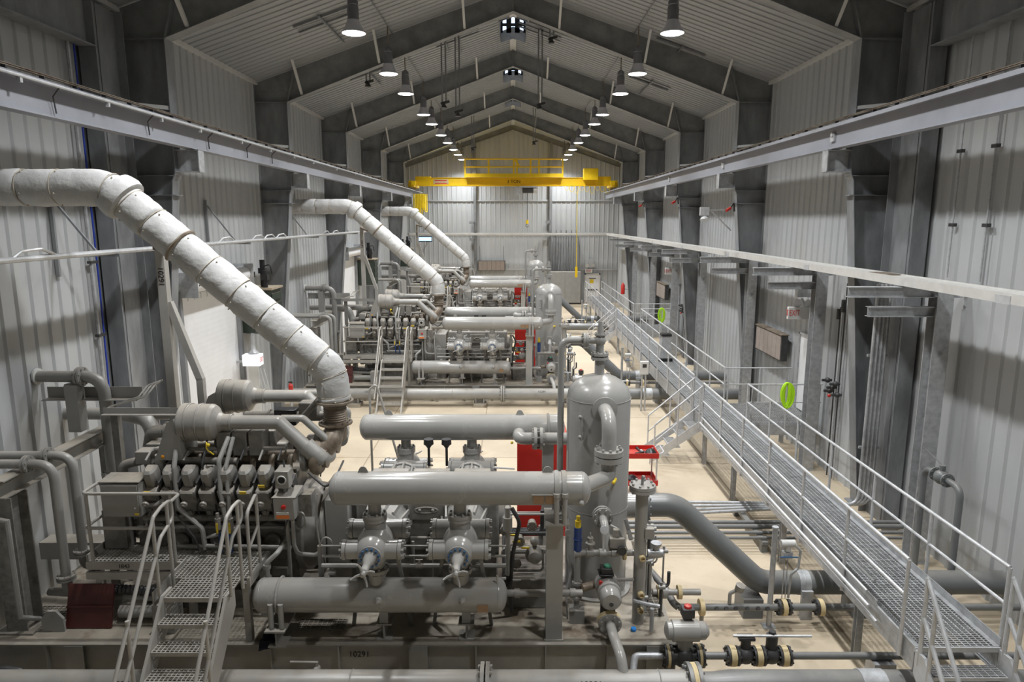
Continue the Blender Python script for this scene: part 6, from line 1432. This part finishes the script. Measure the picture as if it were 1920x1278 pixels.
for j in range(n):
    for i in range(n):
        x = -3.55+.22*i/(n-1); y = 8.60+.26*j/(n-1); z = .575+.03*rr.random()
        if y < 8.66: z = .53-.06*(8.66-y)/.06*(1-i/(n))+.02*rr.random()
        vs.append((x, y, z))
m.add(vs, [(j*n+i, j*n+i+1, (j+1)*n+i+1, (j+1)*n+i) for j in range(n-1) for i in range(n-1)]); m.build('cloth', mat('navy_cloth', (.02, .022, .035), .9), t)
t = T('tapered_bin', 'grey tapered box with black top and black foot standing on the walkway', 'bin', (5.72, 25.2, WZ))
m = MB()
def frus(z0, z1, a0, a1, b0, b1, col, nm, sh=0):
    m = MB(); c0, c1 = 5.72, 5.72
    m.add([(c0-a0, 25.2-b0, z0), (c0+a0, 25.2-b0, z0), (c0+a0, 25.2+b0, z0), (c0-a0, 25.2+b0, z0), (c1-a1, 25.2-b1, z1), (c1+a1, 25.2-b1, z1), (c1+a1, 25.2+b1, z1), (c1-a1, 25.2+b1, z1)], [(3, 2, 1, 0), (4, 5, 6, 7), (0, 1, 5, 4), (1, 2, 6, 5), (2, 3, 7, 6), (3, 0, 4, 7)]); m.build(nm, col, t, bevel=.01)
frus(WZ, WZ+.12, .25, .24, .2, .2, 'black', 'foot'); frus(WZ+.12, WZ+.95, .23, .16, .18, .14, 'galv', 'body'); frus(WZ+.95, WZ+1.04, .19, .19, .17, .17, 'black', 'top')
t = T('meter_post', 'white meter box on twin thin posts beside the walkway behind the nearest scrubber', 'meter', (4.4, 22.4, 0))
for x in (4.34, 4.46): MB().cyl((x, 22.4, 0), (x, 22.4, 1.3), .03, n=8).build('post', 'galv', t)
MB().bb(4.26, 4.54, 22.32, 22.46, 1.28, 1.72).build('box', 'white', t, bevel=.01); MB().bb(4.33, 4.47, 22.315, 22.32, 1.52, 1.64).build('display', 'dark', t)

# ------------------------------------------------------------------ end wall
t = T('electrical_cabinet', 'wide grey two-door electrical cabinet against the end wall', 'cabinet', (4.0, 52.2, 0))
MB().bb(2.75, 5.15, 51.9, 52.6, .1, 2.5).build('body', 'paint', t, bevel=.015)
for a, b in ((2.78, 3.94), (3.97, 5.12)): MB().bb(a, b, 51.87, 51.9, .15, 2.45).build('door', 'pipe', t, bevel=.008)
MB().bb(2.7, 5.2, 51.88, 52.6, 0, .1).build('plinth', 'black', t)
for k in range(12):
    x = 2.9+.19*k
    tag(MB().tube([(x, 52.5, 2.5), (x, 52.5, 5.1 if k % 2 else 5.6)], .05, 8).build('riser_conduit', 'galvdark'), 'grey vertical conduit rising from the end-wall electrical cabinet to the tray', 'conduit', 'end wall riser conduits')
    
m = MB(); m.bb(5.62, 6.62, 52.74, 52.80, .02, 2.2); d = S(m.build('door_6', 'doorw'))
for x0, x1, z0, z1 in ((5.52, 5.62, 0, 2.3), (6.62, 6.72, 0, 2.3), (5.52, 6.72, 2.2, 2.3)): MB().bb(x0, x1, 52.68, 52.82, z0, z1).build('frame', 'tray', d)
MB().bb(5.72, 6.52, 52.66, 52.72, 1.0, 1.08).build('push_bar', 'dark', d)
MB().bb(5.92, 6.22, 52.73, 52.74, 1.55, 1.85).build('warning_sign', 'tagyel', d)
MB().bb(5.85, 6.40, 52.73, 52.74, 1.88, 1.94).build('dark_strip', 'green', d)
MB().lathe((6.07, 52.735, 1.66), (0, -1, 0), [(0, .05), (.004, .05)], 12).build('symbol', 'ink', d)
t = T('exit_sign', 'white exit sign with red letters above the end wall door', 'exit sign', (5.8, 52.3, 3.1), 'exit signs')
MB().bb(5.55, 6.1, 52.6, 52.72, 2.34, 2.66).build('box', 'white', t); text('lettering', 'EXIT', .24, (5.825, 52.593, 2.5), (PI/2, 0, 0), 'redink', t, .8)
m = MB()
for dx in (-.2, .2): m.lathe((5.9+dx, 52.6, 2.95), (dx, -1, -.3), [(0, .06), (.1, .15), (.12, .15)], 12)
m.bb(5.6, 6.2, 52.65, 52.75, 2.75, 3.4); m.build('lamp_head', 'galvbright', t)
t = T('fire_extinguisher', 'red fire extinguisher hung on a post far down the walkway', 'fire extinguisher', (6.35, 38, 2), 'extinguishers')
q = at(1168, 541, 38.0); t.location = q
m = MB(); m.lathe(q-V((0, 0, .3)), (0, 0, 1), [(0, .09), (.02, .11), (.5, .11), (.58, .05), (.64, .03)], 14); m.build('cylinder', 'red', t)
MB().bb(q.x, q.x+.3, 37.98, 38.02, q.z-.05, q.z+.0).build('bracket', 'galv', t)
for k, (x, z, lab) in enumerate(((-3.15, 6.15, 'small dark floodlight high on the left end-wall column'), (2.62, 6.2, 'small dark floodlight high on the right end-wall column'), (-3.15, 4.9, 'small dark device halfway up the left end-wall column'), (2.62, 5.2, 'small dark device halfway up the right end-wall column'))):
    t = T('floodlight', lab, 'floodlight', (x, 52.3, z), 'end wall floodlights')
    m = MB(); m.box((x, 52.35, z), (.32, .2, .2)); m.build('head', 'galvdark', t); MB().bar((x, 52.4, z), (x+.25, 52.55, z+.05), .05).build('bracket', 'galvdark', t)
t = T('monitor', 'small blue-lit screen on the left side near the farthest exhaust support', 'screen', (-6.9, 50, 4.9))
q = at(797, 448, 50.4); t.location = q
MB().bb(q.x-.5, q.x+.5, 50.42, 50.5, q.z-.2, q.z+.2).build('casing', 'black', t); MB().bb(q.x-.46, q.x+.46, 50.40, 50.42, q.z-.13, q.z+.13).build('display', 'screen', t)
MB().bar((q.x, 50.5, q.z), (q.x, 52.8, q.z), .06).build('arm', 'galvdark', t)

# ------------------------------------------------------------------ camera, sky, exposure
cd = bpy.data.cameras.new('camera'); cam = bpy.data.objects.new('camera', cd); C.objects.link(cam)
cd.sensor_width = 36; cd.lens = 24.0; cd.clip_start = .05; cd.clip_end = 300
cd.shift_x = -2/1920
cam.location = (0, 0, CAMH); cam.rotation_euler = (PI/2-PIT, 0, 0)
SC.camera = cam
w = bpy.data.worlds.new('sky'); SC.world = w; w.use_nodes = True
bg = w.node_tree.nodes['Background']; bg.inputs[0].default_value = (.62, .78, 1.0, 1); bg.inputs[1].default_value = 1.6
vs = SC.view_settings; vs.view_transform = 'Standard'; vs.look = 'None'; vs.exposure = 0.25; vs.gamma = 1.0; vs.use_curve_mapping = False
SC.cycles.use_denoising = True
SC.cycles.max_bounces = 8; SC.cycles.diffuse_bounces = 5; SC.cycles.glossy_bounces = 4
SC.cycles.caustics_reflective = False; SC.cycles.caustics_refractive = False
SC.cycles.sample_clamp_indirect = 6.0
